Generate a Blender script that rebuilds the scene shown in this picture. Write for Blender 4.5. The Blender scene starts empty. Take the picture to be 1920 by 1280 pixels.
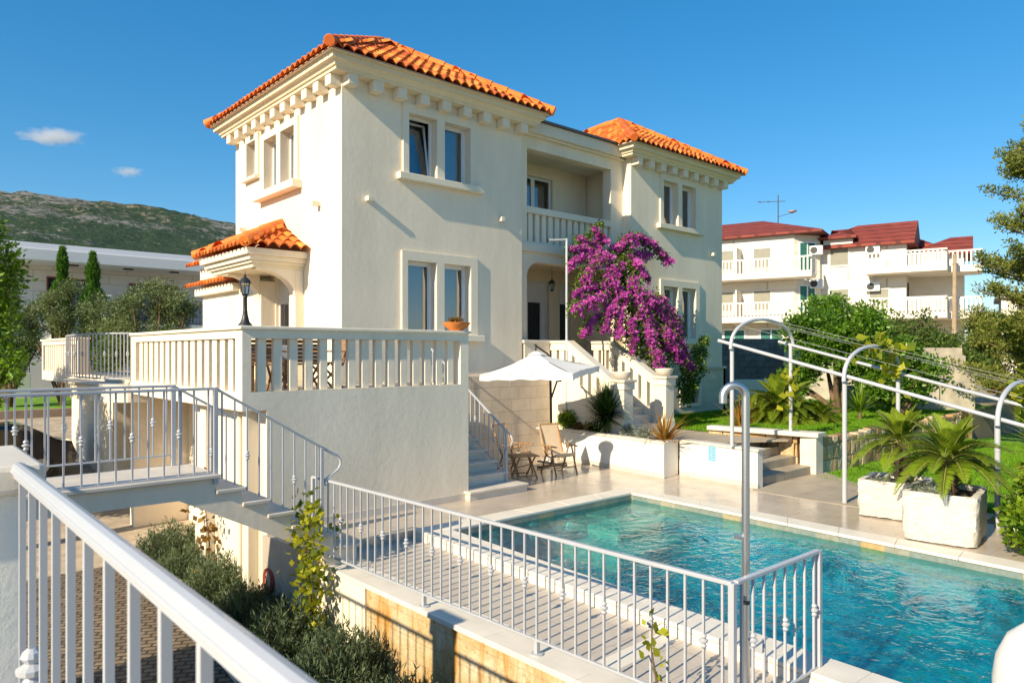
import bpy, math, random
import numpy as np
from mathutils import Vector, Matrix

rad = math.radians
S = bpy.context.scene
COL = S.collection
RNG = np.random.default_rng(7)
random.seed(7)

# world axes: X runs along the villa's front, Y away along its side, Z up; pool deck is z = 0, the camera stands above (0, 0)
A0 = rad(48.2)
SA, CA = math.sin(A0), math.cos(A0)
EYE = 2.65


def cw(right, fwd):
    """ground position from metres to the right of / ahead of the photographer"""
    return (SA * right + CA * fwd, -CA * right + SA * fwd)


# ---------------------------------------------------------------- object helpers
def tag(o, label=None, cat=None, group=None, kind=None):
    if label: o['label'] = label
    if cat: o['category'] = cat
    if group: o['group'] = group
    if kind: o['kind'] = kind
    return o


def thing(name, label, cat, loc=(0, 0, 0), group=None, rz=0.0):
    o = bpy.data.objects.new(name, None)
    o.empty_display_size = 0.2
    o.location = loc
    o.rotation_euler = (0, 0, rz)
    COL.objects.link(o)
    return tag(o, label, cat, group)


def adopt(o, p):
    """parent o (built in world coordinates) to p without moving it"""
    o.parent = p
    loc = Vector(p.location)
    o.matrix_parent_inverse = Matrix.Translation(-loc) if p.parent is None else Matrix.Identity(4)
    return o


def kids(o):
    return list(o.children)


def copy_tree(o, parent=None):
    c = o.copy()
    COL.objects.link(c)
    if parent is not None:
        inv = o.matrix_parent_inverse.copy()
        c.parent = parent
        c.matrix_parent_inverse = inv
    for ch in kids(o):
        copy_tree(ch, c)
    return c


class MB:
    def __init__(s):
        s.v = []
        s.f = []

    def add(s, vs, fs):
        b = len(s.v)
        s.v += [tuple(p) for p in vs]
        s.f += [tuple(b + i for i in f) for f in fs]
        return s

    def box(s, x0, y0, z0, x1, y1, z1):
        if x0 > x1: x0, x1 = x1, x0
        if y0 > y1: y0, y1 = y1, y0
        if z0 > z1: z0, z1 = z1, z0
        return s.add([(x0, y0, z0), (x1, y0, z0), (x1, y1, z0), (x0, y1, z0), (x0, y0, z1), (x1, y0, z1), (x1, y1, z1), (x0, y1, z1)],
                     [(0, 3, 2, 1), (4, 5, 6, 7), (0, 1, 5, 4), (1, 2, 6, 5), (2, 3, 7, 6), (3, 0, 4, 7)])

    def quad(s, a, b, c, d):
        return s.add([a, b, c, d], [(0, 1, 2, 3)])

    def prism(s, poly, d):
        """closed prism: planar polygon poly (3d points) swept along d"""
        n = len(poly)
        p = [Vector(q) for q in poly]
        d = Vector(d)
        nrm = Vector((0, 0, 0))
        for i in range(n):
            nrm += p[i].cross(p[(i + 1) % n])
        if nrm.dot(d) > 0:
            p = p[::-1]
        vs = p + [q + d for q in p]
        fs = [tuple(range(n)), tuple(range(2 * n - 1, n - 1, -1))]
        fs += [(i + n, (i + 1) % n + n, (i + 1) % n, i) for i in range(n)]
        return s.add(vs, [f[::1] for f in fs])

    def flat(s, poly, z0, z1):
        return s.prism([(x, y, z0) for x, y in poly], (0, 0, z1 - z0))

    def tube(s, path, r, n=8, cap=True):
        P = [Vector(p) for p in path]
        m = len(P)
        R = r if isinstance(r, (list, tuple)) else [r] * m
        T = []
        for i in range(m):
            a = P[max(i - 1, 0)]
            b = P[min(i + 1, m - 1)]
            t = (b - a)
            T.append(t.normalized() if t.length > 1e-9 else Vector((0, 0, 1)))
        up = Vector((0, 0, 1)) if abs(T[0].z) < .95 else Vector((1, 0, 0))
        u = T[0].cross(up).normalized()
        vs = []
        for i in range(m):
            u = (u - T[i] * u.dot(T[i])).normalized()
            w = T[i].cross(u)
            for k in range(n):
                a = 2 * math.pi * k / n + (math.pi / n if n == 4 else 0)
                vs.append(P[i] + (u * math.cos(a) + w * math.sin(a)) * R[i])
        fs = []
        for i in range(m - 1):
            for k in range(n):
                k2 = (k + 1) % n
                fs.append((i * n + k, (i + 1) * n + k, (i + 1) * n + k2, i * n + k2))
        if cap:
            fs.append(tuple(range(n)))
            fs.append(tuple((m - 1) * n + k for k in range(n - 1, -1, -1)))
        return s.add(vs, fs)

    def lathe(s, prof, c=(0, 0, 0), n=20):
        vs = []
        fs = []
        m = len(prof)
        for r, z in prof:
            for k in range(n):
                a = 2 * math.pi * k / n
                vs.append((c[0] + r * math.cos(a), c[1] + r * math.sin(a), c[2] + z))
        for i in range(m - 1):
            for k in range(n):
                k2 = (k + 1) % n
                fs.append((i * n + k, i * n + k2, (i + 1) * n + k2, (i + 1) * n + k))
        fs.append(tuple(range(n - 1, -1, -1)))
        fs.append(tuple((m - 1) * n + k for k in range(n)))
        return s.add(vs, fs)

    def ring(s, x0, y0, x1, y1, prof):
        """closed moulding: profile (outset, z) carried round a rectangle with mitred corners"""
        m = len(prof)
        vs = []
        for (cx, cy, sx, sy) in ((x0, y0, -1, -1), (x1, y0, 1, -1), (x1, y1, 1, 1), (x0, y1, -1, 1)):
            for o, z in prof:
                vs.append((cx + sx * o, cy + sy * o, z))
        fs = []
        for k in range(4):
            k2 = (k + 1) % 4
            for i in range(m):
                j = (i + 1) % m
                fs.append((k * m + i, k2 * m + i, k2 * m + j, k * m + j))
        return s.add(vs, fs)

    def build(s, name, mat, parent=None, smooth=False, bevel=0.0, world=True):
        me = bpy.data.meshes.new(name)
        me.from_pydata(s.v, [], s.f)
        me.update()
        return mesh_obj(name, me, mat, parent, smooth, bevel, world)


def mesh_obj(name, me, mat, parent=None, smooth=False, bevel=0.0, world=True):
    if mat is not None:
        me.materials.append(mat)
    if smooth:
        me.shade_smooth()
        me.set_sharp_from_angle(angle=rad(40))
    o = bpy.data.objects.new(name, me)
    COL.objects.link(o)
    if parent is not None:
        if world:
            adopt(o, parent)
        else:
            o.parent = parent
    if bevel:
        b = o.modifiers.new('edge', 'BEVEL')
        b.width = bevel
        b.segments = 2
        b.limit_method = 'ANGLE'
        b.angle_limit = rad(50)
    return o


def np_mesh(name, V, n_per, mat, parent=None, world=True, smooth=False, tint=None):
    """mesh of many equal n-gons from an (N, n_per, 3) array; tint: one value a face, stored as an attribute"""
    V = np.asarray(V, dtype=np.float32).reshape(-1, n_per, 3)
    N = V.shape[0]
    me = bpy.data.meshes.new(name)
    me.vertices.add(N * n_per)
    me.vertices.foreach_set('co', V.reshape(-1))
    me.loops.add(N * n_per)
    me.loops.foreach_set('vertex_index', np.arange(N * n_per, dtype=np.int32))
    me.polygons.add(N)
    me.polygons.foreach_set('loop_start', np.arange(0, N * n_per, n_per, dtype=np.int32))
    me.polygons.foreach_set('loop_total', np.full(N, n_per, dtype=np.int32))
    if tint is not None:
        at = me.attributes.new('tint', 'FLOAT', 'FACE')
        at.data.foreach_set('value', np.asarray(tint, dtype=np.float32))
    me.update(calc_edges=True)
    return mesh_obj(name, me, mat, parent, smooth, 0, world)


def wall_panel(mb, o, u, n, w, z0, z1, th, holes):
    """wall slab: outer face from point o along unit u, outward normal n; holes (u0, z0, u1, z1)"""
    o, u, n = Vector(o), Vector(u), Vector(n)
    us = sorted({0.0, w} | {h[0] for h in holes} | {h[2] for h in holes})
    zs = sorted({z0, z1} | {h[1] for h in holes} | {h[3] for h in holes})
    us = [a for a in us if 0 <= a <= w]
    zs = [a for a in zs if z0 <= a <= z1]

    def solid(i, j):
        if i < 0 or j < 0 or i >= len(us) - 1 or j >= len(zs) - 1:
            return False
        a = (us[i] + us[i + 1]) / 2
        b = (zs[j] + zs[j + 1]) / 2
        return not any(h[0] < a < h[2] and h[1] < b < h[3] for h in holes)

    def P(a, z, d):
        q = o + u * a - n * d
        return (q.x, q.y, z)
    flip = u.cross(Vector((0, 0, 1))).dot(n) < 0

    def q(a, b, c, d):
        if flip:
            mb.quad(d, c, b, a)
        else:
            mb.quad(a, b, c, d)
    for i in range(len(us) - 1):
        for j in range(len(zs) - 1):
            if not solid(i, j):
                continue
            a0, a1, b0, b1 = us[i], us[i + 1], zs[j], zs[j + 1]
            q(P(a0, b0, 0), P(a1, b0, 0), P(a1, b1, 0), P(a0, b1, 0))
            q(P(a1, b0, th), P(a0, b0, th), P(a0, b1, th), P(a1, b1, th))
            if not solid(i - 1, j): q(P(a0, b0, th), P(a0, b0, 0), P(a0, b1, 0), P(a0, b1, th))
            if not solid(i + 1, j): q(P(a1, b0, 0), P(a1, b0, th), P(a1, b1, th), P(a1, b1, 0))
            if not solid(i, j - 1): q(P(a0, b0, th), P(a1, b0, th), P(a1, b0, 0), P(a0, b0, 0))
            if not solid(i, j + 1): q(P(a0, b1, 0), P(a1, b1, 0), P(a1, b1, th), P(a0, b1, th))


# ---------------------------------------------------------------- materials
def new_mat(name):
    m = bpy.data.materials.new(name)
    m.use_nodes = True
    nt = m.node_tree
    nt.nodes.clear()
    out = nt.nodes.new('ShaderNodeOutputMaterial')
    return m, nt, out


class NT:
    """small wrapper for wiring nodes"""
    def __init__(s, nt):
        s.nt = nt

    def n(s, t, **kw):
        nd = s.nt.nodes.new(t)
        for k, v in kw.items():
            setattr(nd, k, v)
        return nd

    def l(s, a, b):
        s.nt.links.new(a, b)

    def pos(s):
        return s.n('ShaderNodeNewGeometry').outputs['Position']

    def mapped(s, vec, scale=(1, 1, 1), rot=(0, 0, 0), loc=(0, 0, 0)):
        m = s.n('ShaderNodeMapping')
        m.inputs['Scale'].default_value = scale
        m.inputs['Rotation'].default_value = rot
        m.inputs['Location'].default_value = loc
        s.l(vec, m.inputs['Vector'])
        return m.outputs['Vector']

    def noise(s, vec, scale, detail=4, rough=.55, dist=0.0):
        n = s.n('ShaderNodeTexNoise')
        n.inputs['Scale'].default_value = scale
        n.inputs['Detail'].default_value = detail
        n.inputs['Roughness'].default_value = rough
        n.inputs['Distortion'].default_value = dist
        s.l(vec, n.inputs['Vector'])
        return n.outputs['Fac']

    def ramp(s, fac, stops):
        r = s.n('ShaderNodeValToRGB')
        e = r.color_ramp.elements
        while len(e) < len(stops):
            e.new(.5)
        for i, (p, c) in enumerate(stops):
            e[i].position = p
            e[i].color = c if len(c) == 4 else (*c, 1)
        s.l(fac, r.inputs['Fac'])
        return r.outputs['Color']

    def mix(s, fac, a, b, mode='MIX'):
        m = s.n('ShaderNodeMix', data_type='RGBA', blend_type=mode)
        if isinstance(fac, (int, float)):
            m.inputs[0].default_value = fac
        else:
            s.l(fac, m.inputs[0])
        for v, i in ((a, 6), (b, 7)):
            if isinstance(v, tuple):
                m.inputs[i].default_value = v if len(v) == 4 else (*v, 1)
            else:
                s.l(v, m.inputs[i])
        return m.outputs[2]

    def math(s, op, a, b=0.0):
        m = s.n('ShaderNodeMath', operation=op)
        for v, i in ((a, 0), (b, 1)):
            if isinstance(v, (int, float)):
                m.inputs[i].default_value = v
            else:
                s.l(v, m.inputs[i])
        return m.outputs[0]

    def bump(s, h, strength=.3, dist=.02, normal=None):
        b = s.n('ShaderNodeBump')
        b.inputs['Strength'].default_value = strength
        b.inputs['Distance'].default_value = dist
        s.l(h, b.inputs['Height'])
        if normal is not None:
            s.l(normal, b.inputs['Normal'])
        return b.outputs['Normal']

    def bsdf(s, out, col, rough=.6, metal=0.0, normal=None, spec=.5, coat=0.0):
        p = s.n('ShaderNodeBsdfPrincipled')
        for v, k in ((col, 'Base Color'), (rough, 'Roughness'), (metal, 'Metallic')):
            if isinstance(v, tuple):
                p.inputs[k].default_value = v if len(v) == 4 else (*v, 1)
            elif isinstance(v, (int, float)):
                p.inputs[k].default_value = v
            else:
                s.l(v, p.inputs[k])
        p.inputs['Specular IOR Level'].default_value = spec
        p.inputs['Coat Weight'].default_value = coat
        if normal is not None:
            s.l(normal, p.inputs['Normal'])
        s.l(p.outputs[0], out.inputs['Surface'])
        return p


def sc(c, k):
    return tuple(min(1.0, v * k) for v in c)


def basic(name, col, rough=.6, var=.12, vs=1.5, bump=.0, bs=60, bd=.004, metal=0.0, spec=.5, coat=0.0, stretch=(1, 1, 1)):
    m, nt, out = new_mat(name)
    t = NT(nt)
    p = t.mapped(t.pos(), stretch)
    f = t.noise(p, vs, 6, .6)
    c = t.ramp(f, [(.3, sc(col, 1 - var)), (.7, sc(col, 1 + var))])
    nrm = None
    if bump:
        nrm = t.bump(t.noise(t.pos(), bs, 5, .65), bump, bd)
    t.bsdf(out, c, rough, metal, nrm, spec, coat)
    return m


def stucco(name, col, stain=.1, bump=.25):
    m, nt, out = new_mat(name)
    t = NT(nt)
    p = t.pos()
    big = t.noise(t.mapped(p, (1, 1, .35)), 1.1, 7, .6)
    streak = t.noise(t.mapped(p, (5, 5, .35)), 1.3, 5, .6)
    c = t.ramp(big, [(.3, sc(col, 1 - stain)), (.68, sc(col, 1 + stain * .35))])
    g = t.ramp(streak, [(.35, (.9, .9, .9)), (.6, (1, 1, 1))])
    c = t.mix(.34, c, g, 'MULTIPLY')
    n1 = t.bump(t.noise(p, 9, 5, .6), .22, .018)
    n2 = t.bump(t.noise(p, 95, 4, .7), bump, .004, n1)
    t.bsdf(out, c, .85, 0, n2, .25)
    return m


def bricky(name, axes, bw, bh, c1, c2, mortar, msize=.01, rough=.6, offset=.5, bump=.4, spec=.4, var=.18, rot=0.0, rnoise=0.0):
    """slabs, ashlar or tiles laid in world metres; axes 'xy', 'xz' or 'yz'"""
    m, nt, out = new_mat(name)
    t = NT(nt)
    p = t.pos()
    s = t.n('ShaderNodeSeparateXYZ')
    t.l(p, s.inputs[0])
    c = t.n('ShaderNodeCombineXYZ')
    t.l(s.outputs['XYZ'.index(axes[0].upper())], c.inputs[0])
    t.l(s.outputs['XYZ'.index(axes[1].upper())], c.inputs[1])
    v = t.mapped(c.outputs[0], rot=(0, 0, rot))
    b = t.n('ShaderNodeTexBrick', offset=offset)
    b.inputs['Scale'].default_value = 1
    b.inputs['Brick Width'].default_value = bw
    b.inputs['Row Height'].default_value = bh
    b.inputs['Mortar Size'].default_value = msize
    b.inputs['Mortar Smooth'].default_value = .3
    b.inputs['Color1'].default_value = (*c1, 1)
    b.inputs['Color2'].default_value = (*c2, 1)
    b.inputs['Mortar'].default_value = (*mortar, 1)
    t.l(v, b.inputs['Vector'])
    n = t.noise(p, 2.2, 7, .65)
    g = t.ramp(n, [(.3, (1 - var,) * 3), (.7, (1 + var * .3,) * 3)])
    n3 = t.noise(p, 28, 4, .6)
    g2 = t.ramp(n3, [(.3, (1 - var * .5,) * 3), (.7, (1, 1, 1))])
    col = t.mix(1.0, t.mix(1.0, b.outputs['Color'], g, 'MULTIPLY'), g2, 'MULTIPLY')
    inv = t.math('SUBTRACT', 1.0, b.outputs['Fac'])
    h = t.math('ADD', inv, t.math('MULTIPLY', t.noise(p, 60, 4, .6), .25))
    nrm = t.bump(h, bump, .006)
    r = rough
    if rnoise:
        r = t.ramp(t.noise(p, 1.3, 5, .6), [(.35, (rough - rnoise,) * 3), (.65, (rough + rnoise,) * 3)])
    t.bsdf(out, col, r, 0, nrm, spec)
    return m


def leafy(name, dark, light, trans=.35, rough=.5, spec=.35, scale=1.1):
    m, nt, out = new_mat(name)
    t = NT(nt)
    a = t.n('ShaderNodeAttribute', attribute_name='tint')
    f = t.math('ADD', t.math('MULTIPLY', a.outputs['Fac'], .6), t.math('MULTIPLY', t.noise(t.pos(), scale, 3, .6), .4))
    c = t.ramp(f, [(.2, dark), (.8, light)])
    p = t.n('ShaderNodeBsdfPrincipled')
    t.l(c, p.inputs['Base Color'])
    p.inputs['Roughness'].default_value = rough
    p.inputs['Specular IOR Level'].default_value = spec
    tr = t.n('ShaderNodeBsdfTranslucent')
    t.l(t.mix(1.0, c, (1.3, 1.25, .55), 'MULTIPLY'), tr.inputs['Color'])
    mx = t.n('ShaderNodeMixShader')
    mx.inputs[0].default_value = trans
    t.l(p.outputs[0], mx.inputs[1])
    t.l(tr.outputs[0], mx.inputs[2])
    t.l(mx.outputs[0], out.inputs['Surface'])
    return m


def glass_mat(name, tint=(.75, .85, .9), refl=.16):
    m, nt, out = new_mat(name)
    t = NT(nt)
    fr = t.n('ShaderNodeFresnel')
    fr.inputs['IOR'].default_value = 1.6
    tr = t.n('ShaderNodeBsdfTransparent')
    tr.inputs['Color'].default_value = (*tint, 1)
    gl = t.n('ShaderNodeBsdfGlossy')
    gl.inputs['Roughness'].default_value = .02
    mx = t.n('ShaderNodeMixShader')
    t.l(t.math('ADD', fr.outputs[0], refl), mx.inputs[0])
    t.l(tr.outputs[0], mx.inputs[1])
    t.l(gl.outputs[0], mx.inputs[2])
    t.l(mx.outputs[0], out.inputs['Surface'])
    return m


CREAM = (.88, .765, .60)
M = {}
M['stucco'] = stucco('cream_stucco', CREAM, .13)
M['trim'] = stucco('cream_stone_trim', (.82, .73, .58), .06, .12)
M['cornice'] = stucco('cornice_plaster', (.80, .69, .49), .07, .1)
M['white_wall'] = stucco('white_plaster', (.78, .76, .70), .05)
M['tile'] = None
M['metal_white'] = basic('white_painted_steel', (.45, .46, .49), .4, .03, 3, spec=.5, coat=.2)
M['pvc'] = basic('white_window_plastic', (.78, .79, .80), .3, .02, 3)
M['glass'] = glass_mat('window_glass', (.55, .74, .88), .20)  # blue of the reflected sky is put into this tint too
M['curtain'] = basic('sheer_curtain', (.42, .54, .62), .9, .1, 3)  # blue-grey cloth: the sky's reflection is put into its colour
M['drape'] = basic('beige_drape', (.55, .46, .36), .9, .1, 3)
M['dark_room'] = basic('dark_room', (.03, .03, .035), .9)  # near-black colour standing for unlit interiors on backings, panes and doors
M['black_iron'] = basic('black_cast_iron', (.025, .026, .028), .42, .2, 8, bump=.2, bs=80)
M['dark_metal'] = basic('dark_bronze_metal', (.03, .028, .028), .38, .1)
M['chrome'] = basic('brushed_stainless', (.60, .60, .60), .40, .04, 5, metal=1.0, stretch=(40, 40, .5))
M['wood'] = basic('teak_wood', (.36, .19, .075), .5, .3, 6, bump=.2, bs=60, stretch=(1, 1, 8))
M['canvas'] = basic('beige_canvas', (.64, .49, .33), .9, .06, 6, bump=.15, bs=300)
M['white_canvas'] = basic('white_parasol_cloth', (.82, .83, .84), .85, .03, 3, bump=.1, bs=300)
M['white_cloth'] = basic('white_table_cloth', (.8, .78, .75), .9, .04, 3)
M['terracotta'] = basic('terracotta_pot', (.62, .20, .04), .7, .12, 8, bump=.2, bs=60)
M['stone_pale'] = basic('pale_limestone', (.66, .60, .51), .6, .12, 3, bump=.25, bs=50)
M['stone_step'] = basic('limestone_tread', (.60, .54, .47), .45, .14, 2.4, bump=.15, bs=60)
M['coping'] = basic('pool_coping_stone', (.72, .66, .57), .5, .08, 3, bump=.15, bs=70)
M['paint_grey'] = basic('grey_flashing', (.07, .075, .085), .5)
M['bark'] = basic('bark', (.16, .10, .06), .85, .3, 9, bump=.8, bs=24, bd=.02, stretch=(1, 1, .3))
M['soil'] = basic('dark_soil', (.06, .04, .028), .95, .4, 8, bump=.9, bs=30, bd=.03)
M['plastic_white'] = basic('white_plastic', (.75, .76, .77), .4, .02)
M['deck'] = bricky('deck_slabs', 'xy', .8, .4, (.56, .47, .38), (.50, .42, .345), (.40, .34, .28), .005, .22, .5, .12, .5, .16, rnoise=.1)
M['deck_low'] = bricky('deck_slabs_matt', 'xy', .8, .4, (.58, .51, .43), (.54, .47, .40), (.40, .35, .3), .006, .55, .5, .15, .4, .14)
M['path'] = bricky('path_slabs', 'xy', 1.1, .9, (.47, .39, .29), (.43, .36, .27), (.3, .25, .19), .008, .6, .3, .2, .4, .22)
M['cobble'] = bricky('cobble_setts', 'xy', .19, .12, (.31, .235, .165), (.22, .17, .12), (.09, .07, .05), .018, .7, .5, 1.0, .3, .4, rot=.5)
M['ashlar'] = bricky('ashlar_blocks', 'xz', .62, .30, (.76, .63, .49), (.70, .58, .45), (.46, .36, .27), .006, .7, .37, .35, .3, .16)
M['plinth'] = bricky('plinth_blocks', 'xz', .9, .34, (.66, .60, .49), (.62, .57, .46), (.5, .45, .37), .006, .7, .5, .3, .3, .14)
M['cladding'] = bricky('hotel_cladding', 'xz', 1.2, .62, (.78, .71, .62), (.75, .68, .59), (.54, .48, .42), .02, .7, .5, .25, .3, .06)
M['nb_cladding'] = bricky('pale_cladding', 'xz', 1.6, .5, (.80, .74, .67), (.76, .70, .64), (.58, .52, .47), .02, .7, .5, .2, .3, .08)


def tile_material():
    m, nt, out = new_mat('terracotta_roof_tile')
    t = NT(nt)
    p = t.pos()
    a = t.n('ShaderNodeAttribute', attribute_name='tint')
    f = t.math('ADD', t.math('MULTIPLY', a.outputs['Fac'], .7), t.math('MULTIPLY', t.noise(p, 5, 5, .6), .3))
    c = t.ramp(f, [(.12, (.44, .085, .016)), (.45, (.76, .18, .022)), (.9, (.94, .36, .07))])
    dirt = t.ramp(t.noise(p, 1.7, 6, .65), [(.42, (1, 1, 1)), (.7, (.62, .56, .52))])
    c = t.mix(.7, c, dirt, 'MULTIPLY')
    t.bsdf(out, c, .6, 0, t.bump(t.noise(p, 70, 4, .6), .3, .004), .35)
    return m


M['tile'] = tile_material()


def rock_stain_material():
    m, nt, out = new_mat('stained_concrete_wall')
    t = NT(nt)
    p = t.pos()
    base = t.ramp(t.noise(p, 1.6, 8, .7), [(.3, (.46, .27, .09)), (.48, (.56, .41, .22)), (.70, (.70, .60, .44))])
    rust = t.ramp(t.noise(t.mapped(p, (1, 2.2, .5)), 2.3, 7, .7, .6), [(.5, (0, 0, 0)), (.66, (1, 1, 1))])
    c = t.mix(rust, base, (.52, .24, .045))
    pits = t.ramp(t.noise(p, 20, 5, .7), [(.3, (.5, .44, .4)), (.45, (1, 1, 1))])
    c = t.mix(.8, c, pits, 'MULTIPLY')
    s = t.n('ShaderNodeSeparateXYZ'); t.l(p, s.inputs[0])
    cb = t.n('ShaderNodeCombineXYZ'); t.l(s.outputs[1], cb.inputs[0]); t.l(s.outputs[2], cb.inputs[1])
    b = t.n('ShaderNodeTexBrick', offset=.5)
    b.inputs['Scale'].default_value = 1; b.inputs['Brick Width'].default_value = .42; b.inputs['Row Height'].default_value = .24
    b.inputs['Mortar Size'].default_value = .008
    wob = t.n('ShaderNodeVectorMath', operation='ADD')
    t.l(cb.outputs[0], wob.inputs[0])
    t.l(t.mix(1.0, (0, 0, 0), t.mix(1.0, t.noise(p, 6, 3), (.06, .06, .06), 'MULTIPLY')), wob.inputs[1])
    t.l(wob.outputs[0], b.inputs['Vector'])
    c = t.mix(t.math('MULTIPLY', b.outputs['Fac'], .22), c, (.25, .17, .1))
    h = t.math('ADD', t.noise(p, 5, 7, .65), t.math('MULTIPLY', b.outputs['Fac'], -.3))
    t.bsdf(out, c, .85, 0, t.bump(h, .7, .04), .25)
    return m


M['rock_wall'] = rock_stain_material()


def water_material():
    m, nt, out = new_mat('pool_water')
    t = NT(nt)
    p = t.pos()
    a = t.noise(t.mapped(p, (1.0, 1.6, 1), rot=(0, 0, .5)), 2.6, 3, .55, .7)
    b = t.noise(t.mapped(p, (1.3, 1, 1), rot=(0, 0, -.4)), 7.5, 2, .5, .5)
    h = t.math('ADD', a, t.math('MULTIPLY', b, .35))
    nrm = t.bump(h, .5, .055)
    # Schlick reflectance, the same seen from the air and from below (so that sunlight gets in and out)
    lw = t.n('ShaderNodeLayerWeight')
    t.l(nrm, lw.inputs['Normal'])
    fz = t.math('POWER', lw.outputs['Facing'], 5.0)
    fr_o = t.math('ADD', t.math('MULTIPLY', fz, .95), .02)
    tint = (.35, .93, .96, 1)
    tr = t.n('ShaderNodeBsdfTransparent'); tr.inputs['Color'].default_value = tint
    rf = t.n('ShaderNodeBsdfRefraction'); rf.inputs['IOR'].default_value = 1.33
    rf.inputs['Roughness'].default_value = .0
    rf.inputs['Color'].default_value = tint
    t.l(nrm, rf.inputs['Normal'])
    gl = t.n('ShaderNodeBsdfGlossy'); gl.inputs['Roughness'].default_value = .01
    t.l(nrm, gl.inputs['Normal'])
    m1 = t.n('ShaderNodeMixShader'); m1.inputs[0].default_value = .45
    t.l(tr.outputs[0], m1.inputs[1]); t.l(rf.outputs[0], m1.inputs[2])
    m2 = t.n('ShaderNodeMixShader')
    t.l(fr_o, m2.inputs[0]); t.l(m1.outputs[0], m2.inputs[1]); t.l(gl.outputs[0], m2.inputs[2])
    t.l(m2.outputs[0], out.inputs['Surface'])
    return m


M['water'] = water_material()


def pool_tile_material():
    m, nt, out = new_mat('pool_mosaic')
    t = NT(nt)
    p = t.pos()
    s = t.n('ShaderNodeSeparateXYZ'); t.l(p, s.inputs[0])
    big = t.noise(p, 1.1, 6, .6)
    small = t.noise(p, 5.5, 4, .75)
    f = t.math('ADD', t.math('MULTIPLY', big, .45), t.math('MULTIPLY', small, .55))
    c = t.ramp(f, [(.36, (.001, .04, .07)), (.43, (.002, .17, .26)), (.50, (.004, .31, .43)), (.57, (.008, .44, .51)), (.65, (.06, .30, .19)), (.78, (.20, .20, .08))])  # mosaic mottling, its cyan brights strengthened to stand in for caustics
    v = t.n('ShaderNodeTexVoronoi'); v.inputs['Scale'].default_value = 10
    t.l(p, v.inputs['Vector'])
    g = t.ramp(v.outputs['Color'], [(.0, (.7, .7, .7)), (1, (1.15, 1.15, 1.15))])
    c = t.mix(.6, c, g, 'MULTIPLY')
    t.bsdf(out, c, .35, 0, None, .4)
    return m


M['pool_tile'] = pool_tile_material()
M['waterline'] = bricky('waterline_stone', 'xy', .35, .35, (.30, .33, .27), (.42, .34, .2), (.16, .17, .14), .008, .4, .5, .2, .5, .35)


def waterline_material():
    m, nt, out = new_mat('waterline_stone')
    t = NT(nt)
    p = t.pos()
    s = t.n('ShaderNodeSeparateXYZ'); t.l(p, s.inputs[0])
    xy = t.math('ADD', s.outputs[0], s.outputs[1])
    fl = t.math('FLOOR', t.math('MULTIPLY', xy, 3.0))
    w = t.n('ShaderNodeTexWhiteNoise', noise_dimensions='1D')
    t.l(fl, w.inputs['W'])
    c = t.ramp(w.outputs['Value'], [(.0, (.20, .26, .24)), (.45, (.30, .31, .25)), (.75, (.40, .36, .26)), (.9, (.52, .36, .16))])
    c = t.mix(.5, c, t.ramp(t.noise(p, 14, 5, .6), [(.3, (.5, .5, .5)), (.7, (1.1, 1.1, 1.1))]), 'MULTIPLY')
    t.bsdf(out, c, .4, 0, None, .5)
    return m


M['waterline'] = waterline_material()


def stone_block_material():
    m, nt, out = new_mat('golden_rubble_stone')
    t = NT(nt)
    p = t.pos()
    a = t.n('ShaderNodeAttribute', attribute_name='tint')
    f = t.math('ADD', t.math('MULTIPLY', a.outputs['Fac'], .65), t.math('MULTIPLY', t.noise(p, 7, 6, .7), .35))
    c = t.ramp(f, [(.2, (.34, .20, .09)), (.45, (.56, .38, .19)), (.65, (.68, .53, .33)), (.85, (.56, .51, .43))])
    c = t.mix(.8, c, t.ramp(t.noise(t.mapped(p, (3, 3, .7)), 6, 6, .7), [(.3, (.6, .52, .45)), (.6, (1.1, 1.08, 1.05))]), 'MULTIPLY')
    t.bsdf(out, c, .85, 0, t.bump(t.noise(p, 12, 7, .7), .9, .04), .25)
    return m


M['rubble'] = stone_block_material()
M['rough_white'] = basic('rough_white_stone', (.68, .64, .58), .85, .1, 5, bump=1.0, bs=14, bd=.05)
M['concrete'] = basic('weathered_concrete', (.46, .41, .34), .9, .25, 2.2, bump=.6, bs=20, bd=.02)
M['shade_dark_concrete'] = bricky('shade_dark_block_wall', 'xz', .5, .25, (.24, .23, .215), (.19, .185, .175), (.11, .105, .10), .012, .9, .5, .5, .2, .4)  # the house's shade on the wall is put into these dark colours
M['red_tile'] = bricky('red_roof', 'xz', .3, .35, (.33, .07, .045), (.26, .052, .036), (.13, .03, .022), .045, .7, .0, .5, .3, .2)
M['hotel_white'] = basic('hotel_plaster', (.76, .70, .62), .8, .05, 1.5)
M['green_curtain'] = basic('green_curtain', (.02, .14, .12), .7, .2, 6)
M['shutter'] = basic('roller_shutter', (.27, .26, .21), .7, .08, 3)
M['orange_net'] = basic('orange_net', (.75, .12, .04), .7, .2, 10)

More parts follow.
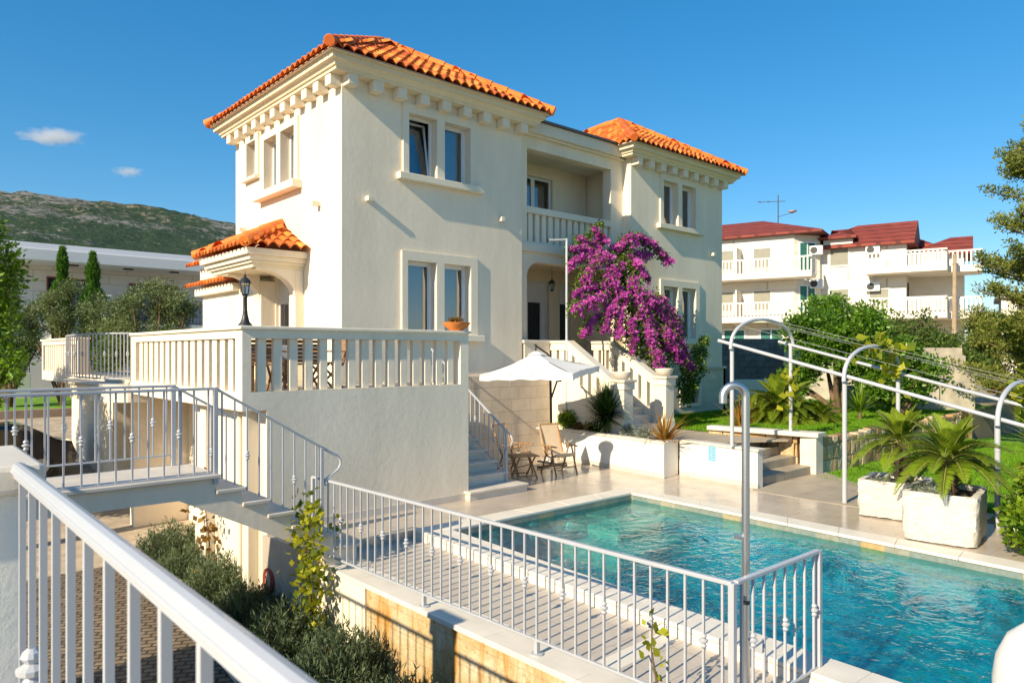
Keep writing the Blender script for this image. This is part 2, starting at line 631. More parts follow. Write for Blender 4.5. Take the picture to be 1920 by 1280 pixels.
# foliage
L = {}
L['citrus'] = leafy('citrus_leaves', (.018, .075, .008), (.22, .40, .03), .4, .38, .5, 1.2)
L['olive'] = leafy('olive_leaves', (.040, .066, .022), (.26, .31, .13), .3, .55, .35, 1.3)
L['dark'] = leafy('dark_evergreen_leaves', (.018, .05, .01), (.17, .25, .045), .3, .5, .35, 1.0)
L['conifer'] = leafy('conifer_foliage', (.03, .07, .012), (.32, .33, .06), .3, .6, .3, 1.2)
L['cypress'] = leafy('cypress_foliage', (.02, .08, .01), (.13, .27, .025), .3, .6, .3, 2.0)
L['lavender'] = leafy('rosemary_needles', (.022, .042, .022), (.145, .19, .10), .25, .6, .3, 1.6)
L['sago'] = leafy('sago_leaflets', (.018, .07, .008), (.26, .35, .022), .3, .32, .5, 2.0)
L['yucca'] = leafy('yucca_blades', (.008, .035, .008), (.06, .12, .02), .25, .4, .45, 3.0)
L['phormium'] = leafy('bronze_flax_blades', (.17, .06, .012), (.52, .30, .045), .35, .45, .4, 3.0)
L['vine'] = leafy('vine_leaves', (.10, .16, .01), (.52, .50, .03), .45, .5, .35, 2.0)
L['grass'] = leafy('grass_blades', (.05, .16, .006), (.26, .46, .012), .35, .5, .3, .9)
L['magenta'] = leafy('bougainvillea_bracts', (.28, .02, .24), (.76, .15, .63), .3, .6, .2, 1.6)
L['boug'] = leafy('bougainvillea_leaves', (.016, .055, .008), (.20, .29, .03), .35, .45, .4, 1.4)
L['shrub'] = leafy('bright_shrub_leaves', (.025, .10, .006), (.34, .46, .025), .4, .35, .5, 1.6)
L['grey'] = leafy('silver_leaves', (.10, .12, .10), (.34, .38, .30), .2, .7, .2, 3.0)
L['rust'] = leafy('rust_leaves', (.10, .05, .012), (.30, .17, .03), .3, .6, .3, 3.0)
L['palm_y'] = leafy('yellow_palm_blades', (.20, .24, .02), (.60, .55, .08), .4, .4, .4, 2.0)
L['dry'] = leafy('dry_flowers', (.25, .13, .1), (.5, .34, .2), .3, .8, .2, 3.0)

# ================================================================ camera, sun, sky
cam = bpy.data.cameras.new('camera')
cam.sensor_width = 36
cam.lens = 36 * 1340 / 1920
cam.shift_y = 19 / 1920
cam.clip_start = .05
cam.clip_end = 8000
cam.dof.use_dof = True
cam.dof.focus_distance = 15
cam.dof.aperture_fstop = 7.1
co = bpy.data.objects.new('camera', cam)
COL.objects.link(co)
co.location = (0, 0, EYE)
co.rotation_euler = (rad(90), 0, -math.atan2(CA, SA))
S.camera = co

TO_SUN = Vector((-1, -.115, .575)).normalized()
sun = bpy.data.lights.new('sun', 'SUN')
sun.energy = 4.8
sun.angle = rad(.5)
sun.color = (1, .86, .62)
so = bpy.data.objects.new('sun', sun)
COL.objects.link(so)
so.location = (-30, -5, 40)
so.rotation_euler = TO_SUN.to_track_quat('Z', 'Y').to_euler()

W = bpy.data.worlds.new('World')
S.world = W
W.use_nodes = True
wt = W.node_tree
wt.nodes.clear()
t = NT(wt)
sky = t.n('ShaderNodeTexSky', sky_type='NISHITA')
sky.sun_disc = False
sky.sun_elevation = math.asin(TO_SUN.z)
sky.sun_rotation = math.atan2(TO_SUN.x, TO_SUN.y)
sky.altitude = 0
sky.air_density = 1.0
sky.dust_density = .15
sky.ozone_density = 5.0
bg = t.n('ShaderNodeBackground')
bg.inputs['Strength'].default_value = .16
hs = t.n('ShaderNodeHueSaturation')
hs.inputs['Saturation'].default_value = 1.52
hs.inputs['Hue'].default_value = .497
gm = t.n('ShaderNodeGamma')
gm.inputs['Gamma'].default_value = .70
t.l(sky.outputs[0], gm.inputs['Color'])
t.l(gm.outputs[0], hs.inputs['Color'])
t.l(hs.outputs[0], bg.inputs['Color'])
wo = t.n('ShaderNodeOutputWorld')
t.l(bg.outputs[0], wo.inputs['Surface'])

S.view_settings.view_transform = 'Standard'
S.view_settings.look = 'None'
S.view_settings.exposure = 0.66
S.view_settings.gamma = 1
S.cycles.use_denoising = True
S.cycles.max_bounces = 10
S.cycles.volume_bounces = 6
S.cycles.transparent_max_bounces = 24
S.cycles.caustics_refractive = True
S.cycles.caustics_reflective = False
S.cycles.sample_clamp_indirect = 6

# ================================================================ ground
g = MB()
n = 64
g.add([(3000 * math.cos(2 * math.pi * i / n), 3000 * math.sin(2 * math.pi * i / n), -1.36) for i in range(n)], [tuple(range(n))])
M['earth'] = basic('dry_earth', (.28, .24, .15), .95, .3, .4, bump=.5, bs=6)
tag(g.build('ground', M['earth']), kind='structure')

# lower courtyard paved with setts, and the drive that climbs behind the villa
g = MB()
g.quad((-9, -6, -1.35), (4.4, -6, -1.35), (4.4, 15, -1.35), (-9, 15, -1.35))
tag(g.build('courtyard', M['cobble']), kind='structure')


def drive_z(y):
    pts = [(15, -1.35), (22, -.85), (27, -.25), (31, .25), (31.01, .45), (38, .9), (60, 1.6), (90, 3.2)]
    for (a, za), (b, zb) in zip(pts, pts[1:]):
        if y <= b:
            return za + (zb - za) * (y - a) / (b - a)
    return pts[-1][1]


M['gravel'] = basic('pale_gravel', (.44, .36, .27), .9, .25, 3, bump=.7, bs=40)
M['lawn'] = basic('lawn_turf', (.13, .28, .012), .9, .3, 3, bump=.5, bs=40)
M['shade_path'] = basic('shaded_grey_path', (.30, .28, .25), .8, .15, 2)  # grey of paving in shade, the shade being in the colour
for nm, y0, y1, mt in (('driveway', 15, 31, M['gravel']), ('verge_lawn', 31.1, 35.5, M['lawn']), ('hillside', 35.5, 90, M['shade_path'])):
    g = MB()
    ys = np.linspace(y0, y1, 12)
    for a, b in zip(ys, ys[1:]):
        g.quad((-22, a, drive_z(a)), (9.5 if y0 > 20 else 7.5, a, drive_z(a)), (9.5 if y0 > 20 else 7.5, b, drive_z(b)), (-22, b, drive_z(b)))
    tag(g.build(nm, mt), kind='structure')
g = MB().box(-22, 30.9, -.2, 7.5, 31.1, .55)
tag(g.build('garden_kerb', basic('brown_kerb', (.36, .26, .18), .8, .2, 2), None, bevel=.02), 'long brown kerb edging the sunny strip of lawn beyond the drive', 'kerb')

# raised garden right of the villa and lower lawn by the pool
g = MB()
g.flat([(12.99, 9.02), (15.12, 9.02), (15.5, 7.5), (70, 7.5), (70, 70), (7.2, 70), (7.2, 19), (12.95, 13.0)], -1.3, .70)
tag(g.build('garden_terrace', M['earth']), kind='structure')
g = MB()
g.quad((16.0, 7.5, .712), (30, 7.5, .712), (30, 15, .712), (16.0, 15, .712))
g.quad((15.2, 9.5, .712), (16.0, 9.1, .712), (16.0, 13, .712), (14.9, 13, .712))
tag(g.build('upper_lawn', M['lawn']), kind='structure')
g = MB()
g.flat([(13.0, 8.85), (14.95, 7.65), (16.0, 7.65), (16.05, 9.1), (14.95, 9.55), (14.9, 12.2), (12.75, 12.2), (13.0, 9.0)], .68, .718)
tag(g.build('garden_path', M['path']), kind='structure')
g = MB()
g.add([(12.7, -6, -.02), (15, -6, -.1), (40, -8, -2), (40, 7.2, -.6), (22, 7.2, -.03), (15.1, 7.2, -.01), (14.2, 5.6, -.01), (14.2, 3, -.01)], [(0, 1, 2, 3, 4, 5, 6, 7)])
tag(g.build('lower_lawn', M['lawn']), kind='structure')
g = MB()
g.flat([(12.5, 7.1), (12.5, 3.4), (13.6, 3.4), (14.3, 5.6), (15.6, 7.1), (15.6, 7.3), (12.9, 7.3)], -.3, .006)
tag(g.build('path', M['path']), kind='structure')

# ================================================================ pool deck
PI = [(6.40, 8.50), (10.57, 8.47), (10.12, -4.0), (5.84, -4.0)]     # inner edge of the pool
PO = [(5.98, 8.90), (10.97, 8.87), (10.50, -4.4), (5.48, -4.4)]     # outer edge of its coping


def wall_x(y):
    """outer face of the retaining wall under the railing"""
    return 4.40 + (8.96 - y) * .012


g = MB()
g.flat([(4.30, 8.95), (10.9, 8.8), (13.0, 8.8), (13.0, 13.0), (8.0, 13.0), (8.0, 10.12), (4.2, 10.12)], -1.3, 0)
g.flat([(10.85, 8.8), (10.4, -4.3), (12.62, -4.3), (13.0, 8.79)], -1.3, 0)
tag(g.build('pool_deck', M['deck']), kind='structure')
g = MB()
g.flat([(wall_x(8.95) + .02, 8.95), (6.03, 8.95), (5.55, -4.3), (wall_x(-4.3) + .02, -4.3)], -1.3, -.12)
tag(g.build('side_deck', M['deck_low']), kind='structure')
# two paving bands let into the side deck
g = MB()
g.flat([(4.62, 4.25), (5.78, 4.28), (5.77, 4.05), (4.62, 4.02)], -.13, -.116)
tag(g.build('drain_strip', basic('pale_drain_strip', (.70, .64, .55), .5, .08)), kind='structure')

pool = thing('swimming_pool', 'long swimming pool lined with blue-green mosaic and edged in pale stone', 'swimming pool', (8.2, 2.5, -1.28))
g = MB()
for i in range(4):
    a, b = PI[i], PI[(i + 1) % 4]
    g.quad((*a, -.82), (*b, -.82), (*b, -.30), (*a, -.30))
g.quad(*[(*q, -.82) for q in PI])
g.build('basin', M['pool_tile'], pool)
g = MB()
for i in range(4):
    a, b = PI[i], PI[(i + 1) % 4]
    g.quad((*a, -.30), (*b, -.30), (*b, -.03), (*a, -.03))
g.build('waterline_band', M['waterline'], pool)
# coping: separate slabs with open joints
g = MB()
for i in range(4):
    a, b, c, d = Vector((*PI[i], 0)), Vector((*PI[(i + 1) % 4], 0)), Vector((*PO[(i + 1) % 4], 0)), Vector((*PO[i], 0))
    k = max(1, round((b - a).length / (.32 if i == 3 else .8)))
    for j in range(k):
        f0, f1 = j / k + .0015 / (b - a).length, (j + 1) / k - .0015 / (b - a).length
        q = [a.lerp(b, f0), a.lerp(b, f1), d.lerp(c, f1), d.lerp(c, f0)]
        # slabs overhang the water a little
        g.prism([(p.x, p.y, -.028) for p in q], (0, 0, .046))
g.build('coping', M['coping'], pool, bevel=.008)
g = MB()
g.flat([PO[3], PO[0], (PO[0][0] + .16, PO[0][1]), (PO[3][0] + .16, PO[3][1])], -.15, -.03)
g.build('coping_riser', M['coping'], pool)
g = MB()
g.box(9.3, 7.75, -.83, 10.52, 8.44, -.36)
g.box(8.7, 7.2, -.83, 9.3, 8.46, -.58)
g.box(9.3, 7.2, -.83, 10.5, 7.75, -.58)
g.build('pool_step', basic('pool_step_stone', (.36, .46, .40), .5, .15, 5), pool, bevel=.02)
for x in (7.2, 8.05, 8.9):
    g = MB()
    g.tube([(x, 8.484, -.34), (x, 8.455, -.34)], .085, 16)
    g.build('pool_light', M['plastic_white'], pool)
g = MB()
g.quad(*[(*q, -.105) for q in PI[::-1]])
tag(g.build('water', M['water']), kind='structure')

# retaining wall below the railing
rw = thing('retaining_wall', 'retaining wall of stained golden stone under the poolside railing', 'wall', (4.5, 2, -1.35))
g = MB()
g.flat([(wall_x(7.55), 7.55), (wall_x(7.55) + .3, 7.55), (wall_x(-4.3) + .3, -4.3), (wall_x(-4.3), -4.3)], -1.36, -.17)
o = g.build('stone_face', M['rock_wall'], rw)
g = MB()
g.flat([(wall_x(10.0) - .03, 10.08), (wall_x(10.0) + .3, 10.08), (wall_x(7.55) + .3, 7.552), (wall_x(7.55) - .03, 7.552)], -1.36, -.17)
g.build('plaster_face', M['stucco'], rw)
g = MB()
ys = np.linspace(8.95, -4.3, 12)
for a, b in zip(ys, ys[1:]):
    g.flat([(wall_x(a) - .05, a - .002), (wall_x(a) + .36, a - .002), (wall_x(b) + .36, b + .002), (wall_x(b) - .05, b + .002)], -.17, -.114)
g.build('cap', M['coping'], rw, bevel=.008)


# ================================================================ railings
def bar_mesh(h, r=.009):
    m = MB()
    m.box(-r, -r, 0, r, r, h)
    me = bpy.data.meshes.new('baluster')
    me.from_pydata(m.v, [], m.f)
    me.materials.append(M['metal_white'])
    return me


def knuckle_mesh(h, zc, r=.009, double=False):
    m = MB()
    m.box(-r, -r, 0, r, r, h)
    k = 1.0
    m.lathe([(.010, zc - .055), (.022, zc - .045), (.026, zc - .034), (.015, zc - .018), (.034, zc - .006), (.036, zc + .006), (.015, zc + .018), (.026, zc + .034), (.022, zc + .045), (.010, zc + .055)], n=12)
    me = bpy.data.meshes.new('baluster')
    me.from_pydata(m.v, [], m.f)
    me.materials.append(M['metal_white'])
    return me


def railing(root, p0, p1, h, n, every=3, start=1, zb=.0, flat=False, rail_w=.022, kz=.5, bottom=True, bars=True, r=.009):
    """straight run from p0 to p1 (points on the floor line); rail top at h; n balusters"""
    p0, p1 = Vector(p0), Vector(p1)
    up = Vector((0, 0, 1))
    d = (p1 - p0).normalized()
    hz = Vector((d.x, d.y, 0)).normalized()
    side = Vector((-hz.y, hz.x, 0))

    def beam(a, b, w, t_):
        m = MB()
        q = [a + side * w, a - side * w, a - side * w - up * t_, a + side * w - up * t_]
        m.prism(q, b - a)
        return m
    beam(p0 + up * h, p1 + up * h, rail_w, .032).build('top_rail', M['metal_white'], root, bevel=.006)
    if bottom:
        beam(p0 + up * (zb + .02), p1 + up * (zb + .02), .014, .02).build('bottom_rail', M['metal_white'], root)
    if not bars:
        return
    hh = h - .03 - zb
    me_a, me_b = bar_mesh(hh, r), knuckle_mesh(hh, hh * kz, r)
    for i in range(n):
        q = p0.lerp(p1, (i + .5) / n)
        o = bpy.data.objects.new('baluster', me_b if i % every == start else me_a)
        COL.objects.link(o)
        o.location = (q.x, q.y, q.z + zb)
        adopt(o, root)


def post(root, x, y, z0, z1, w=.022):
    MB().box(x - w, y - w, z0, x + w, y + w, z1).build('post', M['metal_white'], root, bevel=.004)


# poolside railing with its returned end
R1 = thing('pool_railing', 'white steel railing along the near edge of the pool deck, turning a corner', 'railing', (4.5, 6, -.12))
A, B, C_ = (4.37, 8.86, -.12), (4.60, 2.77, -.12), (5.90, 2.75, -.12)
railing(R1, A, B, 1.12, 39, 3, 1, .13, kz=.52)
railing(R1, (4.64, 2.77, -.12), C_, 1.12, 8, 3, 1, .13, kz=.52)
for (x, y, zz) in ((4.37, 8.86, -.12), (4.60, 2.77, -.12), (5.90, 2.75, .016)):
    post(R1, x, y, zz, .99, .024)
for yf in (.40, .68):
    x, y = 4.37 + (.23) * yf, 8.86 - 6.09 * yf
    g = MB().box(x - .02, y - .02, -.115, x + .02, y + .02, .01)
    g.lathe([(.06, -.116), (.06, -.104), (.02, -.10)], (x, y, 0), 14)
    g.build('foot', M['metal_white'], R1)

# bridge landing and steps down to the deck
br = thing('bridge_stairs', 'rendered footbridge with limestone steps down to the pool deck', 'stairs', (2, 8.9, 0))
g = MB()
zs = 1.24
poly = [(-6.5, 8.42, zs - .06), (2.98, 8.42, zs - .06)]
x, z = 2.98, zs
rise, run = .186, .305
prof = [(-6.5, zs - .05), (2.95, zs - .05)]
n_st = 6
for i in range(n_st):
    xa = 2.95 + i * run
    prof.append((xa, zs - .05 - (i + 1) * rise))
    prof.append((xa + run, zs - .05 - (i + 1) * rise))
prof += [(4.78, -.12), (4.36, -.12), (4.30, .06), (2.55, .98), (-6.5, .98)]
g.prism([(px, 8.44, pz) for px, pz in prof], (0, 1.0, 0))
g.build('stair_body', M['stucco'], br)
g = MB()
g.box(-6.5, 8.38, zs - .05, 2.99, 9.48, zs)
g.build('landing_slab', M['stone_step'], br, bevel=.012)
for i in range(n_st):
    xa = 2.95 + i * run
    zt = zs - (i + 1) * rise
    g = MB().box(xa + .002, 8.40, zt - .05 + .001, xa + run + .04, 9.46, zt)
    g.build('tread', M['stone_step'], br, bevel=.01)

for nm, y, x0, x1, xe, lab in (('near', 8.44, -4.2, 2.95, 4.28, 'white railing on the near side of the footbridge, ending in a scroll'),
                               ('far', 9.42, -4.2, 2.78, 3.52, 'white railing on the far side of the footbridge, against the terrace')):
    R = thing('stair_railing', lab, 'railing', (x1, y, zs))
    railing(R, (x0, y, zs), (x1, y, zs), 1.0, 45, 3, 0 if nm == 'near' else 1, .0 if nm == 'near' else .12, bottom=True, kz=.5)
    zl = zs - (xe - x1) * .60
    railing(R, (x1, y, zs), (xe, y, zl), 1.0, 9 if nm == 'near' else 4, 4, 2, -.02, bottom=False, kz=.42)
    post(R, x1, y, zs - (.12 if nm == 'near' else 0), zs + 1.0, .026)
    if nm == 'near':
        post(R, xe, y, zl - .1, zl + .98, .022)
        pts = []
        zt = zl + .985
        for (dx, dz) in ((0, 0), (.12, -.075), (.22, -.13), (.262, -.18), (.268, -.24), (.235, -.30), (.16, -.35), (.08, -.40), (.04, -.455), (.05, -.49), (.085, -.49)):
            pts.append((xe + dx, y, zt + dz))
        MB().tube(pts, [.017] * 8 + [.014, .012, .009], 8).build('scroll', M['metal_white'], R, smooth=True)

# near walkway railing: starts at a capped pillar and runs past the photographer
pl = thing('gate_pillar', 'white rendered pillar with a stone cap at the corner of the walkway', 'pillar', (.1, 2.6, -1.35))
MB().box(-.12, 2.36, -1.36, .315, 2.80, 2.265).build('shaft', M['white_wall'], pl, bevel=.01)
MB().box(-.16, 2.32, 2.265, .355, 2.85, 2.344).build('cap', M['stone_pale'], pl, bevel=.015)
R2 = thing('walkway_railing', 'white moulded handrail and bars closest to the viewer, running from the capped pillar', 'railing', (.30, 1, 1.25))
X0, ZT = .295, 2.352
ys = [2.355, .08]
prof = [(-.027, -.012), (-.027, -.004), (-.021, -.001), (-.021, .004), (-.012, .013), (0, .016), (.012, .013), (.021, .004), (.021, -.001), (.027, -.004), (.027, -.012), (.017, -.016), (.017, -.032), (-.017, -.032), (-.017, -.016)]
MB().prism([(X0 + a * .78, ys[0], ZT - .016 + b * .82) for a, b in prof], (0, ys[1] - ys[0], 0)).build('top_rail', M['metal_white'], R2, bevel=.0012)
MB().box(X0 - .012, .08, 1.36, X0 + .012, 2.36, 1.385).build('bottom_rail', M['metal_white'], R2)
ma, mb_ = bar_mesh(.95, .0075), knuckle_mesh(.95, .485, .0075)
for i in range(14):
    y = 2.275 - i * .155
    o = bpy.data.objects.new('baluster', mb_ if i % 4 == 1 else ma)
    COL.objects.link(o)
    o.location = (X0, y, 1.375)
    adopt(o, R2)
# the walkway carries on to the footbridge, outside the picture; its bank shades the courtyard
g = MB()
g.box(-2.6, -3.5, -1.36, .42, 2.32, 1.25).box(-2.6, 2.321, -1.36, -.14, 9.5, 1.25)
tag(g.build('walkway', M['stone_step']), kind='structure')

R3 = thing('walkway_railing', 'white railing along the walkway bank between the two gate pillars', 'railing', (-.2, 5, 1.25))
railing(R3, (-.2, 2.82, 1.25), (-.2, 8.4, 1.25), 1.0, 36, 3, 1, .1)
pl2 = thing('gate_pillar', 'white rendered pillar halfway along the walkway bank', 'pillar', (-.2, 5.5, 1.25))
MB().box(-.38, 5.32, 1.251, -.02, 5.68, 2.42).build('shaft', M['white_wall'], pl2, bevel=.01)
MB().box(-.43, 5.27, 2.42, .03, 5.73, 2.50).build('cap', M['stone_pale'], pl2, bevel=.015)

# rounded post top beside the lens on the right
x, y = cw(1.055, 1.36)
fp = thing('newel_post', 'smooth white post with a rounded cap, closest to the viewer at the pool end', 'post', (x, y, 1.205))
MB().lathe([(.105, 0), (.105, .74)], (x, y, 1.205), 24).build('shaft', M['white_wall'], fp, smooth=True)
MB().lathe([(.105, .74), (.118, .75), (.118, .80), (.112, .845), (.095, .885), (.066, .912), (.03, .925), (.005, .928)], (x, y, 1.205), 28).build('cap', M['white_wall'], fp, smooth=True)

# outdoor shower
x, y = cw(5.55 * .327, 5.55)
sh = thing('outdoor_shower', 'tall brushed steel outdoor shower with a curved neck', 'shower', (x, y, -.12))
ux, uy = -SA, CA
pts = [(x, y, -.118), (x, y, 2.30)]
rr = .088
for i in range(0, 13):
    a = math.pi * i / 12
    pts.append((x + ux * rr * (1 - math.cos(a)), y + uy * rr * (1 - math.cos(a)), 2.30 + rr * math.sin(a)))
pts.append((x + ux * 2 * rr, y + uy * 2 * rr, 2.25))
MB().tube(pts, .031, 18).build('pipe', M['chrome'], sh, smooth=True)
MB().tube([(x, y, .695), (x, y, .725)], .0325, 18).build('joint_band', M['dark_metal'], sh, smooth=True)
MB().tube([(x, y, 1.205), (x + ux * .085, y + uy * .085, 1.22)], .019, 14).build('tap_knob', M['chrome'], sh, smooth=True)

# ================================================================ villa
villa = thing('villa', 'cream two-storey villa with two tile-roofed towers joined by a recessed balcony bay', 'house', (12, 13, .7))


def set_tint(o, v):
    me = o.data
    at = me.attributes.new('tint', 'FLOAT', 'FACE')
    at.data.foreach_set('value', np.full(len(me.polygons), v, dtype=np.float32))


def tile_slope(V, T, o, u, v, Lu, dmax, z0, tan_p, left_hip=True, right_hip=True, per=.235, ex=.30, amp=.052):
    o, u, v = np.array(o, float), np.array(u, float), np.array(v, float)
    nc = max(1, round(Lu / per))
    per = Lu / nc
    rows = int(math.ceil(dmax / ex))
    ks = 8
    for r in range(rows):
        d0, d1 = r * ex, min((r + 1) * ex + .03, dmax + .02)
        for c in range(nc):
            uc = (c + .5) * per
            if left_hip and uc < d0 + .03: continue
            if right_hip and uc > Lu - d0 - .03: continue
            tn = random.random()
            jit = random.uniform(-.008, .008)
            lift = .045 + random.uniform(-.004, .006)
            pts0, pts1, ptsb = [], [], []
            for k in range(ks + 1):
                s_ = k / ks
                uu = c * per + s_ * per
                h = amp * (1.0 - abs(2 * ((s_) % 1.0) - 1) ** 1.9 * 2)
                h = max(h, -amp * .9)
                a = o[:2] + u[:2] * uu + v[:2] * (d0 + jit - (.05 if r == 0 else 0))
                b = o[:2] + u[:2] * uu + v[:2] * d1
                za = z0 + (d0 + jit) * tan_p + h + lift
                zb = z0 + d1 * tan_p + h * .9
                pts0.append((a[0], a[1], za))
                pts1.append((b[0], b[1], zb))
                ptsb.append((a[0], a[1], za - .028))
            for k in range(ks):
                V.append((pts0[k], pts0[k + 1], pts1[k + 1], pts1[k])); T.append(tn)
                V.append((ptsb[k], ptsb[k + 1], pts0[k + 1], pts0[k])); T.append(tn * .35)  # butt face tinted darker to paint the shade gap under each tile


def ridge_run(root, a, b, r=.105, dark=.55, step=.42):
    a, b = Vector(a), Vector(b)
    n = max(1, round((b - a).length / step))
    V = MB()
    for i in range(n):
        p = a.lerp(b, i / n)
        q = a.lerp(b, (i + 1.12) / n)
        V.tube([p, p.lerp(q, .03), q], [r * 1.0, r * 1.14, r * .92], 12)
    o = V.build('ridge_tiles', M['tile'], root, smooth=True)
    set_tint(o, dark)
    return o


def hip_roof(x0, y0, x1, y1, z0, pitch, parent, name='roof'):
    tp = math.tan(rad(pitch))
    V, T = [], []
    dm = min(x1 - x0, y1 - y0) / 2
    for (o, u, v, Lu) in (((x0, y0), (1, 0), (0, 1), x1 - x0), ((x1, y0), (0, 1), (-1, 0), y1 - y0),
                          ((x1, y1), (-1, 0), (0, -1), x1 - x0), ((x0, y1), (0, -1), (1, 0), y1 - y0)):
        tile_slope(V, T, o, u, v, Lu, dm, z0, tp)
    root = np_mesh(name, V, 4, M['tile'], parent, tint=T)
    zt = z0 + dm * tp
    wx = (x1 - x0) - 2 * dm
    wy = (y1 - y0) - 2 * dm
    cx0, cx1, cy0, cy1 = x0 + dm, x1 - dm, y0 + dm, y1 - dm
    under = MB()
    zl = z0 - .035
    under.add([(x0, y0, zl), (x1, y0, zl), (x1, y1, zl), (x0, y1, zl), (cx0, cy0, zt - .04), (cx1, cy0, zt - .04), (cx1, cy1, zt - .04), (cx0, cy1, zt - .04)],
              [(0, 1, 5, 4), (1, 2, 6, 5), (2, 3, 7, 6), (3, 0, 4, 7)])
    set_tint(under.build('roof_underlay', M['tile'], root), .0)  # plain sheet added under the tiles to block light
    k = .055
    ridge_run(root, (x0 - .04, y0 - .04, z0 + k), (cx0, cy0, zt + k), dark=.12)
    ridge_run(root, (x1 + .04, y0 - .04, z0 + k), (cx1, cy0, zt + k), dark=.6)
    ridge_run(root, (x0 - .04, y1 + .04, z0 + k), (cx0, cy1, zt + k), dark=.6)
    ridge_run(root, (x1 + .04, y1 + .04, z0 + k), (cx1, cy1, zt + k), dark=.5)
    if wy > .1 or wx > .1:
        ridge_run(root, (cx0, cy0, zt + k), (cx1, cy1, zt + k), dark=.6)
    return root


CORN = [(0, 8.20), (.27, 8.20), (.275, 8.255), (.31, 8.265), (.33, 8.305), (.37, 8.345), (.425, 8.355), (.43, 8.47), (.0, 8.47)]
LT = (7.03, 13.0, 11.95, 18.63)
RT = (16.2, 13.0, 20.95, 18.63)
ZB = .6
OPEN_UP = [(1.58, 6.50, 2.32, 7.80), (2.53, 6.50, 3.27, 7.80)]
OPEN_LO = [(1.55, 3.05, 2.31, 4.62), (2.52, 3.05, 3.28, 4.62)]
OPR_UP = [(1.49, 6.50, 2.23, 7.80), (2.44, 6.50, 3.18, 7.80)]
OPR_LO = [(1.49, 3.05, 2.23, 4.62), (2.44, 3.05, 3.18, 4.62)]
BASE_W = [(2.40, 1.02, 3.35, 1.66)]

g = MB()
wall_panel(g, (7.03, 13, 0), (1, 0, 0), (0, -1, 0), 4.92, -.2, 8.3, .28, OPEN_UP + OPEN_LO)
g.build('front_wall', M['stucco'], villa)
g = MB()
# side wall: u runs towards the back
SIDE = [(2.08, 6.45, 2.80, 7.70), (3.02, 6.45, 3.74, 7.70), (4.25, 6.98, 4.80, 7.84), (2.45, 2.0, 3.15, 4.42)]
wall_panel(g, (7.03, 13.28, 0), (0, 1, 0), (-1, 0, 0), 5.35, -.2, 8.3, .28, [(a - .28, b, c - .28, d) for a, b, c, d in SIDE])
g.build('side_wall', M['stucco'], villa)
g = MB()
wall_panel(g, (16.2, 13, 0), (1, 0, 0), (0, -1, 0), 4.75, .2, 8.3, .28, OPR_UP + OPR_LO + BASE_W)
g.build('front_wall', M['stucco'], villa)
g = MB()
g.box(16.2, 13.28, .2, 16.44, 18.39, 8.3)
g.box(20.7, 13.28, .2, 20.95, 18.63, 8.3)
g.box(7.32, 18.40, -.2, 20.69, 18.62, 8.3)
g.box(11.7, 13.28, -.2, 11.95, 18.39, 8.3)
g.build('rear_walls', M['stucco'], villa)
# floor slabs keep the rooms dark
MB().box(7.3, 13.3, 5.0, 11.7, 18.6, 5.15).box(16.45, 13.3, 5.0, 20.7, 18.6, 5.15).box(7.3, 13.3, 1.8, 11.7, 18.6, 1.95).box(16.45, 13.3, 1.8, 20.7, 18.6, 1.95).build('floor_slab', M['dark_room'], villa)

for (x0, y0, x1, y1) in (LT, RT):
    MB().ring(x0, y0, x1, y1, CORN).build('cornice', M['cornice'], villa)
    MB().ring(x0, y0, x1, y1, [(.34, 8.471), (.50, 8.471), (.50, 8.50), (.34, 8.55)]).build('eave_mortar', M['trim'], villa)
    hip_roof(x0 - .53, y0 - .53, x1 + .53, y1 + .53, 8.50, 31.5, villa)

# corbels under the cornice
bm = MB()
bm.box(-.115, -.25, 0, .115, 0, .225)
me = bpy.data.meshes.new('corbel')
me.from_pydata(bm.v, [], bm.f)
me.materials.append(M['trim'])
me_done = False


def corbel(x, y, rz):
    o = bpy.data.objects.new('corbel', me)
    COL.objects.link(o)
    o.location = (x, y, 7.98)
    o.rotation_euler = (0, 0, rz)
    b = o.modifiers.new('edge', 'BEVEL'); b.width = .018; b.segments = 2
    adopt(o, villa)


for x0 in (7.03, 16.2):
    Lx = 4.92 if x0 < 10 else 4.75
    for i in range(9):
        corbel(x0 + .13 + i * (Lx - .26) / 8, 13.0, 0)
for i in range(11):
    corbel(7.03, 13.13 + i * (5.63 - .26) / 10, rad(-90))
for i in range(4):
    corbel(16.2, 13.5 + i * .6, rad(-90))

# middle bay: arched porch below, balcony above
g = MB()
UP = (.45, 5.40, 3.72, 7.83)
LOW = (.45, 2.95, 3.88, 4.95)
wall_panel(g, (11.95, 13.30, 0), (1, 0, 0), (0, -1, 0), 4.25, 2.0, 8.5, .3, [UP, LOW, (.45, 1.9, 3.88, 2.96)])
# rounded shoulders of the porch opening
for sx, xx in ((1, 12.40), (-1, 15.83)):
    R_ = .42
    poly = [(xx, 13.31, 4.95)] + [(xx + sx * R_ * (1 - math.sin(a)), 13.31, 4.95 - R_ * (1 - math.cos(a))) for a in np.linspace(0, math.pi / 2, 9)]
    g.prism([(p[0], p[1], p[2]) for p in poly], (0, .28, 0))
g.build('bay_wall', M['stucco'], villa)
g = MB()
# moulded bands: parapet top and floor line
g.box(11.955, 13.20, 8.14, 16.195, 13.30, 8.20)
g.box(11.955, 13.12, 8.20, 16.195, 13.30, 8.5)
g.build('band', M['trim'], villa, bevel=.012)
MB().box(11.955, 13.22, 5.20, 16.195, 13.30, 5.40).build('band', M['trim'], villa, bevel=.012)
MB().box(12.4, 13.05, 8.503, 15.75, 13.62, 8.56).build('parapet_flashing', M['paint_grey'], villa)
g = MB()
g.box(11.96, 13.62, 8.3, 16.19, 18.6, 8.46)
g.build('flat_roof', M['stucco'], villa)
